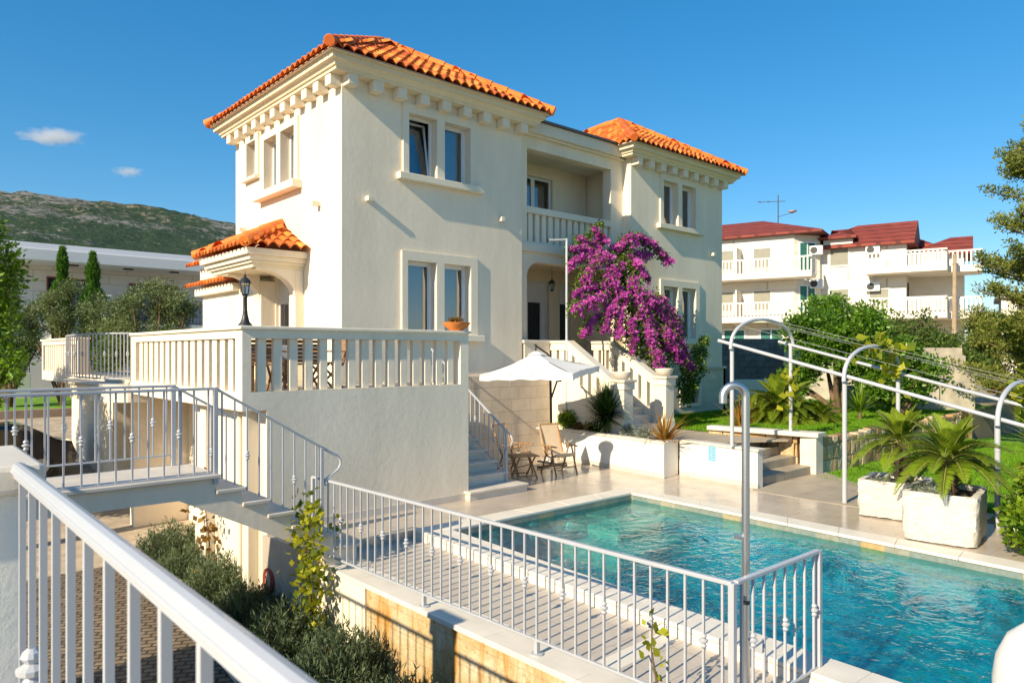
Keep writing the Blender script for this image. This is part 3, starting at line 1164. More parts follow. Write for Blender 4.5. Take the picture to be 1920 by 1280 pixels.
# recess interiors
g = MB()
g.box(11.97, 13.62, 7.95, 16.18, 15.6, 8.1)       # balcony ceiling
g.box(11.97, 13.6, 5.06, 16.18, 15.6, 5.2)        # balcony floor
wall_panel(g, (11.97, 14.7, 0), (1, 0, 0), (0, -1, 0), 4.2, 5.2, 7.95, .2, [(1.33, 5.2, 2.75, 7.62)])
g.box(11.96, 13.61, 5.2, 12.02, 15.5, 7.95)
g.build('balcony_recess', M['stucco'], villa)
g = MB()
g.box(11.97, 13.6, 4.98, 16.18, 15.9, 5.05)
g.box(11.97, 12.95, 1.7, 16.18, 15.9, 1.95)
wall_panel(g, (11.97, 14.7, 0), (1, 0, 0), (0, -1, 0), 4.2, 1.95, 4.98, .2, [(1.35, 1.95, 2.62, 4.66), (3.03, 1.95, 3.53, 4.66)])
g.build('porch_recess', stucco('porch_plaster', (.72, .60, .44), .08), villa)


# -------------------------------------------------------------- windows
def curtain_strip(mb, x0, x1, y, z0, z1, fold=.05, waves=9):
    n = waves * 6
    a = [(x0 + (x1 - x0) * i / n, y + math.sin(i / 6 * 2 * math.pi) * fold * .3 + random.uniform(-.004, .004)) for i in range(n + 1)]
    for (p, q) in zip(a, a[1:]):
        mb.quad((p[0], p[1], z0), (q[0], q[1], z0), (q[0], q[1], z1), (p[0], p[1], z1))


def front_window(ox, oy, ops, sill=True, lip=.16, tilt=False, surround_bottom=None, curtain=True):
    """pair of casements behind a raised stone surround; ops in wall coordinates from ox"""
    u0, u1 = ops[0][0] - .15, ops[-1][2] + .2
    z0, z1 = ops[0][1], ops[0][3]
    g = MB()
    wall_panel(g, (ox + u0, oy - .05, 0), (1, 0, 0), (0, -1, 0), u1 - u0, z0 - .02, z1 + .2, .049, [(a - u0, b, c - u0, d) for a, b, c, d in ops])
    w = g.build('window', M['trim'], villa, bevel=.008)
    if sill:
        MB().box(ox + u0 - .14, oy - .15, z0 - .17, ox + u1 + .14, oy - .001, z0 - .022).build('sill', M['trim'], w, bevel=.012)
    for k, (a, b, c, d) in enumerate(ops):
        y = oy + .17
        f = .055
        g = MB()
        xa, xb = ox + a, ox + c
        fr = MB()
        fr.box(xa, y, b, xa + f, y + .06, d).box(xb - f, y, b, xb, y + .06, d).box(xa + f, y, b, xb - f, y + .06, b + f).box(xa + f, y, d - f, xb - f, y + .06, d)
        fr.build('frame', M['pvc'], w, bevel=.006)
        th = rad(9) if (tilt and k == 0) else 0
        sa = MB()
        s2 = .045
        x2, x3, z2, z3 = xa + f * .6, xb - f * .6, b + f * .6, d - f * .6
        parts = [(x2, z2, x2 + s2, z3), (x3 - s2, z2, x3, z3), (x2 + s2, z2, x3 - s2, z2 + s2), (x2 + s2, z3 - s2, x3 - s2, z3)]

        def tl(p):
            h = p[2] - z2
            return (p[0], p[1] + math.sin(th) * h, z2 + math.cos(th) * h)
        for (pa, pb, pc, pd) in parts:
            q = MB().box(pa, y + .03, pb, pc, y + .075, pd)
            sa.add([tl(p) for p in q.v], q.f)
        sa.build('sash', M['pvc'], w, bevel=.005)
        gl = MB()
        gl.quad(*[tl(p) for p in ((x2 + s2, y + .05, z2 + s2), (x3 - s2, y + .05, z2 + s2), (x3 - s2, y + .05, z3 - s2), (x2 + s2, y + .05, z3 - s2))])
        gl.build('pane', M['glass'], w)
        if curtain:
            cu = MB()
            curtain_strip(cu, xa - .05, xb - .17, y + .42 if th else y + .2, b - .1, d + .1)
            cu.build('curtain', M['curtain'], w)
            cu = MB()
            curtain_strip(cu, xb - .19, xb - .07, y + .44 if th else y + .22, b - .1, d + .1, waves=2)
            cu.build('drape', M['drape'], w)
    return w


front_window(7.03, 13.0, OPEN_UP, tilt=True)
front_window(7.03, 13.0, OPEN_LO)
front_window(16.2, 13.0, OPR_UP)
front_window(16.2, 13.0, OPR_LO)
# small basement window
w = MB()
wall_panel(w, (16.2 + 2.3, 12.93, 0), (1, 0, 0), (0, -1, 0), 1.15, .94, 1.75, .05, [(.12, 1.02, 1.03, 1.66)])
w = w.build('window', M['trim'], villa)
MB().box(18.62, 13.1, 1.02, 19.1, 13.16, 1.08).box(18.62, 13.1, 1.60, 19.1, 13.16, 1.66).box(18.62, 13.1, 1.08, 18.68, 13.16, 1.6).box(19.04, 13.1, 1.08, 19.1, 13.16, 1.6).build('frame', M['pvc'], w)
MB().quad((18.68, 13.13, 1.08), (19.04, 13.13, 1.08), (19.04, 13.13, 1.6), (18.68, 13.13, 1.6)).build('pane', M['glass'], w)
MB().box(19.1, 13.12, 1.02, 19.56, 13.16, 1.66).build('shutter', M['dark_metal'], w)

# side windows: a pair with a sill and a single niche, all turned to the sun
def side_window(us, z0, z1, sill):
    g = MB()
    y0 = 13 + us[0][0] - .17
    y1 = 13 + us[-1][1] + .17
    wall_panel(g, (6.975, y0, 0), (0, 1, 0), (-1, 0, 0), y1 - y0, z0 - .02, z1 + .16, .054, [(13 + a - y0, z0, 13 + b - y0, z1) for a, b in us])
    w = g.build('window', M['trim'], villa, bevel=.008)
    if sill:
        MB().box(6.80, y0 - .12, z0 - .2, 7.028, y1 + .12, z0 - .022).build('sill', M['trim'], w, bevel=.012)
    else:
        MB().box(6.90, y0, z0 - .10, 7.028, y1, z0 - .022).build('sill', M['trim'], w, bevel=.01)
    for a, b in us:
        ya, yb = 13 + a, 13 + b
        x = 7.21
        f = .06
        MB().box(x, ya, z0, x + .06, ya + f, z1).box(x, yb - f, z0, x + .06, yb, z1).box(x, ya + f, z0, x + .06, yb - f, z0 + f).box(x, ya + f, z1 - f, x + .06, yb - f, z1).build('frame', M['pvc'], w, bevel=.006)
        MB().quad((x + .03, ya + f, z0 + f), (x + .03, yb - f, z0 + f), (x + .03, yb - f, z1 - f), (x + .03, ya + f, z1 - f)).build('pane', M['glass'], w)
        cu = MB()
        for i in range(30):
            p, q = ya + (yb - ya) * i / 30, ya + (yb - ya) * (i + 1) / 30
            cu.quad((x + .16 + .015 * math.sin(i), p, z0 - .1), (x + .16 + .015 * math.sin(i + 1), q, z0 - .1), (x + .16 + .015 * math.sin(i + 1), q, z1 + .1), (x + .16 + .015 * math.sin(i), p, z1 + .1))
        cu.build('curtain', M['curtain'], w)


side_window([(2.08, 2.80), (3.02, 3.74)], 6.45, 7.70, True)
side_window([(4.25, 4.80)], 6.98, 7.84, False)

# balcony door and porch doors
d = MB()
x0, x1, y, z0, z1 = 13.30, 14.72, 14.78, 5.2, 7.62
d.box(x0, y, z0, x0 + .07, y + .07, z1).box(x1 - .07, y, z0, x1, y + .07, z1).box(x0 + .07, y, z1 - .07, x1 - .07, y + .07, z1).box((x0 + x1) / 2 - .07, y, z0, (x0 + x1) / 2 + .07, y + .07, z1 - .07)
d = d.build('balcony_door', M['pvc'], villa, bevel=.006)
MB().quad((x0 + .07, y + .03, z0), (x1 - .07, y + .03, z0), (x1 - .07, y + .03, z1 - .07), (x0 + .07, y + .03, z1 - .07)).build('pane', M['glass'], d)
MB().box(x0 - .2, y + .5, z0, x1 + .2, y + .55, z1 + .2).build('curtain', M['dark_room'], d)  # near-black sheet painting the unlit room behind the door
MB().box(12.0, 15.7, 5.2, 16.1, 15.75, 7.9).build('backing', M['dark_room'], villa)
door_grey = basic('grey_white_door', (.60, .56, .54), .5, .04)
for xa, xb in ((13.32, 14.59), (15.0, 15.5)):
    d = MB()
    zt = 4.66
    d.box(xa, 14.76, 1.95, xa + .09, 14.86, zt).box(xb - .09, 14.76, 1.95, xb, 14.86, zt).box(xa + .09, 14.76, 4.05, xb - .09, 14.86, zt)
    if xb - xa > 1:
        d.box(xa + .09, 14.78, 1.95, xa + .5, 14.84, 4.05)
        d.box(xb - .28, 14.78, 1.95, xb - .09, 14.84, 4.05)
        d.box(xa + .5, 14.78, 1.95, xb - .28, 14.84, 2.55)
    d = d.build('door', door_grey, villa, bevel=.01)
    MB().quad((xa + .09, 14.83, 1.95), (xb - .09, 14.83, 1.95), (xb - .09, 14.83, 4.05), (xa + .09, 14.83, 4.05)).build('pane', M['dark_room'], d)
    if xb - xa > 1:
        gr = MB()
        for i in range(6):
            xx = xa + .53 + i * (xb - xa - .84) / 5
            gr.tube([(xx, 14.8, 2.55), (xx, 14.8, 4.05)], .008, 6)
        gr.build('grille', M['black_iron'], d)
        MB().tube([(xa + .42, 14.77, 3.0), (xa + .42, 14.70, 3.0), (xa + .34, 14.70, 3.0)], .013, 8).build('handle', basic('brass', (.6, .42, .15), .3, .05, metal=1.0), d, smooth=True)
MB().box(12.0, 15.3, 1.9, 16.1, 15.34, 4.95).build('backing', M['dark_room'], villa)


# -------------------------------------------------------------- balustrades
def slat_run(root, p0, p1, n, w, d, z0, z1, mat='trim', name='baluster'):
    """upright square balusters between z0 and z1 from p0 to p1 in plan"""
    p0, p1 = Vector((*p0, 0)), Vector((*p1, 0))
    dr = (p1 - p0).normalized()
    sd = Vector((-dr.y, dr.x, 0))
    L_ = (p1 - p0).length
    gap = (L_ - n * w) / (n + 1)
    m = MB()
    q = [sd * d / 2, sd * d / 2 + dr * w, -sd * d / 2 + dr * w, -sd * d / 2]
    m.prism([(v.x, v.y, z0) for v in q], (0, 0, z1 - z0))
    me_ = bpy.data.meshes.new(name)
    me_.from_pydata(m.v, [], m.f)
    me_.materials.append(M[mat])
    for i in range(n):
        o = bpy.data.objects.new(name, me_)
        COL.objects.link(o)
        o.location = p0 + dr * (gap + i * (gap + w))
        b = o.modifiers.new('edge', 'BEVEL'); b.width = .008; b.segments = 2
        adopt(o, root)


bal = MB().box(12.40, 13.28, 6.19, 15.67, 13.52, 6.36).box(12.40, 13.30, 5.40, 15.67, 13.5, 5.47).build('balcony_rail', M['trim'], villa, bevel=.012)
slat_run(bal, (12.40, 13.40), (15.67, 13.40), 13, .15, .12, 5.47, 6.19)
# porch parapet at the head of the garden stairs, and the stone plinth below
g = MB()
g.box(12.02, 12.98, 1.95, 12.90, 13.20, 2.86)
g.build('porch_parapet', M['trim'], villa)
MB().box(11.97, 12.94, 2.86, 12.90, 13.24, 2.94).build('porch_coping', M['stone_pale'], villa, bevel=.012)
MB().box(9.25, 12.93, -.05, 12.86, 12.998, 2.08).box(12.0, 12.96, 2.08, 12.86, 13.2, 2.12).build('plinth', M['ashlar'], villa)
g = MB()
wall_panel(g, (16.22, 12.955, 0), (1, 0, 0), (0, -1, 0), 4.86, .5, 2.10, .046, [(2.42, 1.02, 3.33, 1.66)])
g.box(20.96, 12.955, .5, 21.08, 18.6, 2.10)
g.box(16.2, 12.92, 2.10, 21.12, 12.998, 2.17)
g.box(20.955, 12.998, 2.10, 21.12, 18.6, 2.17)
g.build('plinth', M['plinth'], villa)

# garden stairs: solid strings with square balusters, newels and stone treads
st = thing('garden_stairs', 'broad stone stairs with sloping square balustrades from the porch to the garden', 'stairs', (13.8, 11.6, .72))
y_top = 12.35
for k in range(7):
    zt = 1.95 - k * .176
    ya = y_top - k * .27
    MB().box(13.10, ya - .03, .6 if k else zt - .17, 14.52, 12.94 if k == 0 else ya + .268, zt).build('step', M['stone_step'], st, bevel=.012)


def string_wall(xc, zr0, zr1, nb):
    w = .11
    # slope of the rail: level from the porch, then down to the newel
    ya, yb = y_top + .02, 10.86
    slope = (zr0 - zr1) / (ya - yb)

    def rail_z(y):
        return zr0 if y >= ya else zr0 - slope * (ya - y)
    cap = MB()
    cap.prism([(xc - w - .03, 13.0, zr0 - .07), (xc - w - .03, ya, zr0 - .07), (xc - w - .03, yb, zr1 - .07), (xc - w - .03, yb, zr1), (xc - w - .03, ya, zr0), (xc - w - .03, 13.0, zr0)], (2 * w + .06, 0, 0))
    cap.build('coping', M['stone_pale'], st, bevel=.01)
    beam = MB()
    beam.prism([(xc - w, 13.0, zr0 - .24), (xc - w, ya + .02, zr0 - .24), (xc - w, yb, zr1 - .27), (xc - w, yb, zr1 - .072), (xc - w, ya, zr0 - .072), (xc - w, 13.0, zr0 - .072)], (2 * w, 0, 0))
    beam.build('rail_beam', M['trim'], st)
    sb = MB()
    sb.prism([(xc - w, 13.0, .6), (xc - w, 13.0, zr0 - .82), (xc - w, ya, zr0 - .82), (xc - w, yb, zr1 - .95), (xc - w, yb, .6)], (2 * w, 0, 0))
    sb.build('string', M['trim'], st)
    for i in range(nb):
        y = 12.86 - i * (12.86 - 10.98) / (nb - 1)
        zt = rail_z(y) - .2
        zb = (zr0 - .84) if y >= ya else (zr0 - .84 - (slope + .06) * (ya - y))
        MB().box(xc - w * .8, y - .085, zb - .06, xc + w * .8, y + .085, zt).build('baluster', M['trim'], st, bevel=.008)
    nx0, nx1 = xc - .17, xc + .17
    n_ = MB().box(nx0, 10.52, .60, nx1, 10.86, zr1 - .20).box(nx0 - .02, 10.50, .60, nx1 + .02, 10.88, .98).build('newel', M['trim'], st, bevel=.012)
    MB().box(nx0 - .03, 10.49, zr1 - .20, nx1 + .03, 10.89, zr1 - .03).build('newel_block', M['trim'], n_, bevel=.01)
    MB().box(nx0 - .07, 10.45, zr1 - .03, nx1 + .07, 10.93, zr1 + .03).build('newel_cap', M['stone_pale'], n_, bevel=.012)


string_wall(13.02, 2.93, 1.97, 8)
string_wall(14.62, 2.93, 2.02, 8)

for (x, y, lab) in ((13.0, 10.69, 'empty pale stone bowl on the stair newel beside the yucca'), (14.62, 10.69, 'pale stone bowl on the stair newel under the pink blossom')):
    z = 2.0 if x < 14 else 2.05
    b = MB().lathe([(.10, 0), (.14, .01), (.20, .07), (.225, .15), (.23, .18), (.205, .18), (.19, .14), (.10, .11)], (x, y, z + .002), 24).build('stone_bowl', M['stone_pale'], None, smooth=True)
    tag(b, lab, 'bowl', 'stone bowls on the stair newels')

# -------------------------------------------------------------- side entrance canopy
cn = MB()
X0c, X1c, Y0c, Y1c = 5.90, 7.03, 14.70, 17.15
g = MB().box(X0c, Y0c, 4.42, X1c - .002, Y1c, 4.62)
canopy = g.build('entrance_canopy', stucco('canopy_plaster', (.82, .72, .52), .05), villa)
MB().box(X1c - .20, Y0c, 2.0, X1c - .002, Y0c + .30, 4.418).build('pilaster', M['stucco'], canopy, bevel=.01)


def bracket(xw, y0, y1, zs_, zt_, reach):
    # quarter-arch bracket from the wall out to the canopy slab
    poly = [(xw, y0, zt_), (xw, y0, zs_)] + [(xw - reach * math.sin(a), y0, zs_ + (zt_ - zs_ - .02) * (1 - math.cos(a)) + .0) for a in np.linspace(0, math.pi / 2, 12)][1:] + [(xw - reach, y0, zt_)]
    # concave curve
    poly = [(xw, y0, zt_)] + [(xw - reach * (1 - math.cos(a)), y0, zs_ + (zt_ - zs_) * math.sin(a) * .94) for a in np.linspace(0, math.pi / 2, 12)] + [(xw - reach, y0, zt_)]
    MB().prism(poly, (0, y1 - y0, 0)).build('bracket', M['stucco'], canopy)


bracket(X1c - .201, Y0c + .002, Y0c + .26, 3.85, 4.418, .85)
bracket(6.688, 16.25, 16.55, 3.80, 4.418, .74)
g = MB()
for z0, z1, o_ in ((4.50, 4.56, .06), (4.56, 4.66, .12), (4.66, 4.80, .20)):
    g.box(X0c - o_, Y0c - o_, z0, X1c - .002, Y1c + o_, z1)
g.build('cornice', M['trim'], canopy, bevel=.01)
V, T = [], []
e = .30
xa, ya, yb, zc = X0c - e, Y0c - e, Y1c + e, 4.84
tp = math.tan(rad(27))
dm = (yb - ya) / 2
tile_slope(V, T, (xa, yb), (0, -1), (1, 0), yb - ya, dm, zc, tp, True, True, per=.22)
tile_slope(V, T, (xa, ya), (1, 0), (0, 1), 7.03 - xa, dm, zc, tp, True, False, per=.22)
tile_slope(V, T, (7.03, yb), (-1, 0), (0, -1), 7.03 - xa, dm, zc, tp, False, True, per=.22)
V = [q for q in V if max(p[0] for p in q) < 7.05]
T = T[:len(V)]
cr = np_mesh('canopy_roof', V, 4, M['tile'], canopy, tint=T)
ym = (ya + yb) / 2
xk = min(xa + dm, 7.02)
zk = zc + (xk - xa) * tp
ridge_run(cr, (xa, ya, zc + .05), (xk, ym - (dm - (xk - xa)), zk + .05), dark=.5)
ridge_run(cr, (xa, yb, zc + .05), (xk, ym + (dm - (xk - xa)), zk + .05), dark=.5)
# lower wing beyond the entrance with its own strip of tiles
g = MB()
g.box(6.69, 16.19, -.2, 7.025, 20.1, 4.28)
wing = g.build('entrance_wing', M['stucco'], villa)
MB().box(6.52, 17.50, 4.14, 7.025, 20.25, 4.33).build('cornice', M['trim'], wing, bevel=.01)
V, T = [], []
tile_slope(V, T, (6.38, 20.5), (0, -1), (1, 0), 3.1, .66, 4.38, math.tan(rad(22)), False, False, per=.22)
np_mesh('wing_roof', V, 4, M['tile'], wing, tint=T)
V, T = [], []
g = MB().box(6.75, 18.6, 4.3, 7.025, 20.5, 4.92).build('upper_wing', M['stucco'], wing)
tile_slope(V, T, (6.5, 20.8), (0, -1), (1, 0), 2.3, .55, 4.98, math.tan(rad(22)), False, False, per=.22)
np_mesh('wing_roof', V, 4, M['tile'], wing, tint=T)
# side door with an iron grille under the canopy
d = MB()
d.box(7.10, 15.45, 2.0, 7.18, 15.55, 4.42).box(7.10, 16.05, 2.0, 7.18, 16.15, 4.42).box(7.10, 15.55, 3.75, 7.18, 16.05, 4.42).box(7.10, 15.55, 2.0, 7.18, 16.05, 2.2)
d = d.build('side_door', door_grey, villa, bevel=.008)
MB().quad((7.15, 15.55, 2.2), (7.15, 16.05, 2.2), (7.15, 16.05, 3.75), (7.15, 15.55, 3.75)).build('pane', M['glass'], d)
g = MB()
for i in range(7):
    yy = 15.58 + i * .073
    g.tube([(7.09, yy, 2.2), (7.09, yy, 3.74)], .009, 6)
g.tube([(7.09, 15.55, 2.9), (7.09, 16.05, 2.9)], .008, 6)
g.build('grille', M['black_iron'], d)

# little square wall lights
for (x, y, z, nx, ny, lab) in ((7.62, 13.0, 5.80, 0, -1, 'small cube wall light below the tilted upper window, casting a long shadow'),
                               (11.24, 13.0, 5.82, 0, -1, 'small cube wall light beside the balcony on the large tower'),
                               (20.32, 13.0, 5.80, 0, -1, 'small cube wall light near the outer corner of the far tower'),
                               (7.03, 13.96, 5.76, -1, 0, 'small cube wall light on the sunlit side wall near the corner'),
                               (7.03, 17.95, 5.72, -1, 0, 'small cube wall light on the sunlit side wall above the canopy')):
    wl = thing('wall_light', lab, 'wall light', (x, y, z), 'cube wall lights on the villa')
    if nx == 0:
        MB().box(x - .055, y - .13, z - .05, x + .055, y - .001, z + .05).build('body', M['trim'], wl, bevel=.006)
        MB().box(x - .04, y - .12, z - .054, x + .04, y - .03, z - .05).build('lens', M['pvc'], wl)
    else:
        MB().box(x - .19, y - .055, z - .05, x - .001, y + .055, z + .05).build('body', M['trim'], wl, bevel=.006)
        MB().box(x - .18, y - .04, z - .054, x - .03, y + .04, z - .05).build('lens', M['pvc'], wl)


# hanging porch lantern
def lantern(root, x, y, z, s=1.0, hang=0.0):
    """carriage lantern with its base at z"""
    c = (x, y, z)
    MB().lathe([(.02 * s, 0), (.06 * s, .02 * s), (.075 * s, .05 * s), (.07 * s, .06 * s)], c, 12).build('base', M['black_iron'], root, smooth=True)
    g_ = MB()
    for k in range(6):
        a = k * math.pi / 3
        g_.tube([(x + .07 * s * math.cos(a), y + .07 * s * math.sin(a), z + .05 * s), (x + .105 * s * math.cos(a), y + .105 * s * math.sin(a), z + .29 * s)], .007 * s, 5)
    g_.build('cage', M['black_iron'], root)
    MB().lathe([(.062 * s, .06 * s), (.095 * s, .28 * s)], c, 6).build('lamp_glass', M['lamp_glass'], root)
    MB().lathe([(.145 * s, .285 * s), (.13 * s, .30 * s), (.10 * s, .37 * s), (.05 * s, .41 * s), (.02 * s, .43 * s), (.03 * s, .46 * s), (.008 * s, .49 * s), (.006 * s, .56 * s)], c, 12).build('cover', M['black_iron'], root, smooth=True)
    MB().lathe([(.015 * s, .06 * s), (.018 * s, .2 * s), (.006 * s, .22 * s)], c, 8).build('candle', M['plastic_white'], root)


M['lamp_glass'] = glass_mat('lantern_glass', (.85, .85, .8), .05)
ln = thing('hanging_lantern', 'black lantern hanging on a rod under the porch arch', 'lantern', (13.9, 13.9, 4.3))
lantern(ln, 13.9, 13.9, 4.30, .75)
MB().tube([(13.9, 13.9, 4.70), (13.9, 13.9, 4.98)], .006, 6).build('rod', M['black_iron'], ln)

# ================================================================ terrace in front of the side entrance
ter = thing('terrace', 'raised cream terrace with square balusters and a bowed balcony above the courtyard', 'terrace', (6, 10.1, -1.35))
M['paving'] = bricky('terrace_paving', 'xy', .6, .4, (.52, .44, .35), (.48, .40, .32), (.36, .3, .24), .006, .5, .5, .15, .4, .15)
g = MB()
g.box(4.26, 10.10, -1.36, 7.98, 10.34, 2.07)
g.box(7.70, 10.341, -1.36, 7.98, 12.98, 1.80)
g.build('front_wall', M['stucco'], ter)
MB().box(4.262, 10.085, -.02, 7.98, 10.099, .115).build('skirting', M['stone_step'], ter)
g = MB()
g.box(3.90, 10.10, 1.80, 4.26, 10.34, 2.07)
g.box(3.90, 10.341, 1.80, 4.12, 26.2, 2.07)
g.box(7.76, 10.341, 1.80, 7.98, 10.9, 2.07)
g.build('upstand', M['stucco'], ter)
MB().box(4.121, 10.341, 1.80, 7.0, 26.2, 2.0).box(7.0, 10.341, 1.80, 7.75, 12.98, 2.0).build('terrace_floor', M['paving'], ter)
# corner piers and beam
for b in ((3.90, 10.10, 2.071, 4.03, 10.36, 2.84), (7.80, 10.10, 2.071, 7.98, 10.34, 2.84), (3.90, 15.62, 2.071, 4.12, 15.92, 2.84)):
    MB().box(*b).build('pier', M['stucco'], ter)
g = MB()
g.box(3.90, 10.10, 2.841, 7.98, 10.34, 2.965)
g.box(3.90, 10.341, 2.841, 4.12, 15.92, 2.965)
g.build('rail_beam', M['stucco'], ter)
g = MB()
g.box(3.86, 10.06, 2.966, 8.02, 10.38, 3.02)
g.box(3.86, 10.381, 2.966, 4.16, 15.96, 3.02)
g.build('coping', M['trim'], ter, bevel=.012)
slat_run(ter, (4.03, 10.20), (7.80, 10.20), 15, .13, .095, 2.07, 2.841, 'stucco')
slat_run(ter, (4.01, 10.40), (4.01, 15.62), 15, .19, .15, 2.07, 2.841, 'stucco')
# far length of the same parapet
g = MB()
g.box(3.90, 20.9, 2.07, 4.12, 21.1, 2.84)
g.box(3.90, 26.0, 2.07, 4.12, 26.2, 2.84)
g.box(3.90, 20.9, 2.841, 4.12, 26.2, 2.965)
g.box(3.86, 20.86, 2.966, 4.16, 26.24, 3.02)
g.build('far_parapet', M['stucco'], ter)
slat_run(ter, (4.01, 21.1), (4.01, 26.0), 15, .19, .15, 2.07, 2.841, 'stucco')
# bowed balcony with its own rail
NB = 24
yc, ry, bx = 18.41, 2.49, .62


def bow(a, k=0.0):
    return (3.92 - (bx + k) * math.sin(a), yc - (ry + k * .4) * math.cos(a))


g = MB()
pts = [bow(math.pi * i / NB) for i in range(NB + 1)]
g.flat(pts[::-1] + [(4.3, pts[0][1]), (4.3, pts[-1][1])][::1], 1.62, 1.93)
g.build('balcony_slab', M['stucco'], ter)
g = MB()
pts = [bow(math.pi * i / NB, .05) for i in range(NB + 1)]
g.flat(pts[::-1] + [(4.1, pts[0][1]), (4.1, pts[-1][1])], 1.931, 1.985)
g.build('balcony_nosing', M['stone_step'], ter)
br_ = thing('balcony_railing', 'white metal railing bowing out from the terrace beside the olive shade', 'railing', (3.4, 18.4, 2.0))
for zz, nm in ((3.02, 'top_rail'), (2.10, 'bottom_rail')):
    MB().tube([(*bow(math.pi * i / NB, -.03), zz) for i in range(NB + 1)], .018, 6).build(nm, M['metal_white'], br_, smooth=True)
ma, mk = bar_mesh(.94, .010), knuckle_mesh(.94, .52, .010)
NBB = 34
for i in range(NBB):
    a = math.pi * (i + .5) / NBB
    o = bpy.data.objects.new('baluster', mk if i % 3 == 1 else ma)
    COL.objects.link(o)
    o.location = (*bow(a, -.03), 2.08)
    adopt(o, br_)
# rooms and walls under the terrace
g = MB()
g.box(4.26, 10.361, -1.36, 4.46, 13.2, 1.79)
g.box(4.461, 13.0, -1.36, 5.6, 13.2, 1.79)
g.box(5.4, 13.201, -1.36, 5.6, 26.2, 1.79)
g.box(4.26, 17.2, -1.36, 5.4, 17.5, 1.79)
g.box(4.7, 21.0, -1.36, 5.4, 26.2, 1.79)
g.build('under_wall', M['stucco'], ter)
for b in ((4.10, 10.40, -1.36, 4.255, 10.62, 1.79), (4.10, 12.2, -1.36, 4.255, 12.45, 1.79)):
    MB().box(*b).build('pilaster', M['trim'], ter, bevel=.01)
gd = MB().box(5.36, 14.2, -1.36, 5.395, 15.2, .85).build('cellar_door', basic('grey_blue_door', (.40, .43, .46), .5, .06), ter)
MB().box(5.32, 14.1, -1.36, 5.398, 14.2, .95).box(5.32, 15.2, -1.36, 5.398, 15.3, .95).box(5.32, 14.2, .85, 5.398, 15.2, .95).build('frame', M['trim'], gd)
MB().tube([(4.18, 10.9, -1.35), (4.18, 10.9, 1.78)], .045, 10).build('downpipe', M['trim'], ter, smooth=True)
wl = thing('wall_lantern', 'black wall lantern in the shade under the bowed balcony', 'lantern', (5.2, 20.0, .9))
lantern(wl, 5.15, 19.6, .95, .9)
MB().tube([(5.40, 19.6, 1.1), (5.3, 19.6, 1.5), (5.15, 19.6, 1.44)], .012, 6).build('bracket', M['black_iron'], wl)
hr = MB()
for k in range(5):
    hr.tube([(4.22 - .03 * k / 5, 9.9 + .13 * math.cos(a) + k * .01, -.62 + .17 * math.sin(a)) for a in np.linspace(0, 2 * math.pi, 22)], .011, 6, cap=False)
tag(hr.build('garden_hose', basic('red_hose', (.35, .06, .04), .5), None, smooth=True), 'red garden hose coiled on the wall above the rosemary', 'hose')
MB().box(4.235, 9.7, -.75, 4.258, 10.08, -.25)

# stairs from the pool deck up to the terrace
ts = thing('terrace_stairs', 'limestone flight from the pool deck up beside the terrace wall', 'stairs', (8.5, 11, 0))
for k in range(11):
    z1 = .185 * (k + 1) - .03
    ya = 10.06 + .29 * k - (.14 if k == 0 else 0)
    xe = 9.30 if k == 0 else 9.17
    xs = 7.90 if k == 0 else 7.985
    MB().box(xs, ya + .03, max(0.002, z1 - .6), xe - .02, ya + .33 + (.15 if k == 0 else 0), z1 - .045).build('riser', M['stone_pale'], ts)
    MB().box(xs - (.02 if k == 0 else 0), ya, z1 - .045, xe, ya + .34 + (.12 if k == 0 else 0), z1).build('tread', M['stone_step'], ts, bevel=.01)
MB().prism([(8.02, 12.93, 0), (8.02, 12.93, 1.4), (8.02, 10.9, .1), (8.02, 10.7, 0)], (1.10, 0, 0)).build('stair_body', M['stone_pale'], ts)
R = thing('stair_railing', 'white railing with a curled end beside the flight to the terrace', 'railing', (9.13, 10.4, .2))
p0, p1 = (9.11, 10.36, .16), (9.11, 12.85, .16 + 2.49 * .64)
railing(R, p1, p0, .98, 17, 4, 2, .10, kz=.5)
post(R, 9.11, 10.36, .15, 1.13, .02)
pts = [(9.11, 10.36 - dy, 1.135 + dz) for dy, dz in ((0, 0), (.10, -.06), (.17, -.13), (.185, -.20), (.155, -.26), (.09, -.31), (.03, -.36), (.02, -.41))]
MB().tube(pts, [.016] * 6 + [.012, .009], 8).build('scroll', M['metal_white'], R, smooth=True)

# lamp on the terrace corner, bowl at the other end
tl = thing('post_lantern', 'black cast-iron lantern post standing on the terrace corner', 'lantern', (3.95, 10.22, 3.02))
MB().lathe([(.105, 0), (.10, .012), (.06, .06), (.042, .14), (.034, .18), (.036, .2), (.030, .22), (.028, .40), (.035, .41), (.03, .43), (.045, .45)], (3.99, 10.22, 3.021), 16).build('post', M['black_iron'], tl, smooth=True)
lantern(tl, 3.99, 10.22, 3.44, .66)
tp_ = thing('terracotta_bowl', 'orange terracotta bowl of dry succulents on the end of the terrace parapet', 'flower pot', (7.82, 10.22, 3.02))
MB().lathe([(.10, 0), (.12, .012), (.20, .07), (.245, .125), (.255, .15), (.235, .15), (.21, .115), (.05, .105)], (7.80, 10.22, 3.021), 24).build('bowl', M['terracotta'], tp_, smooth=True)

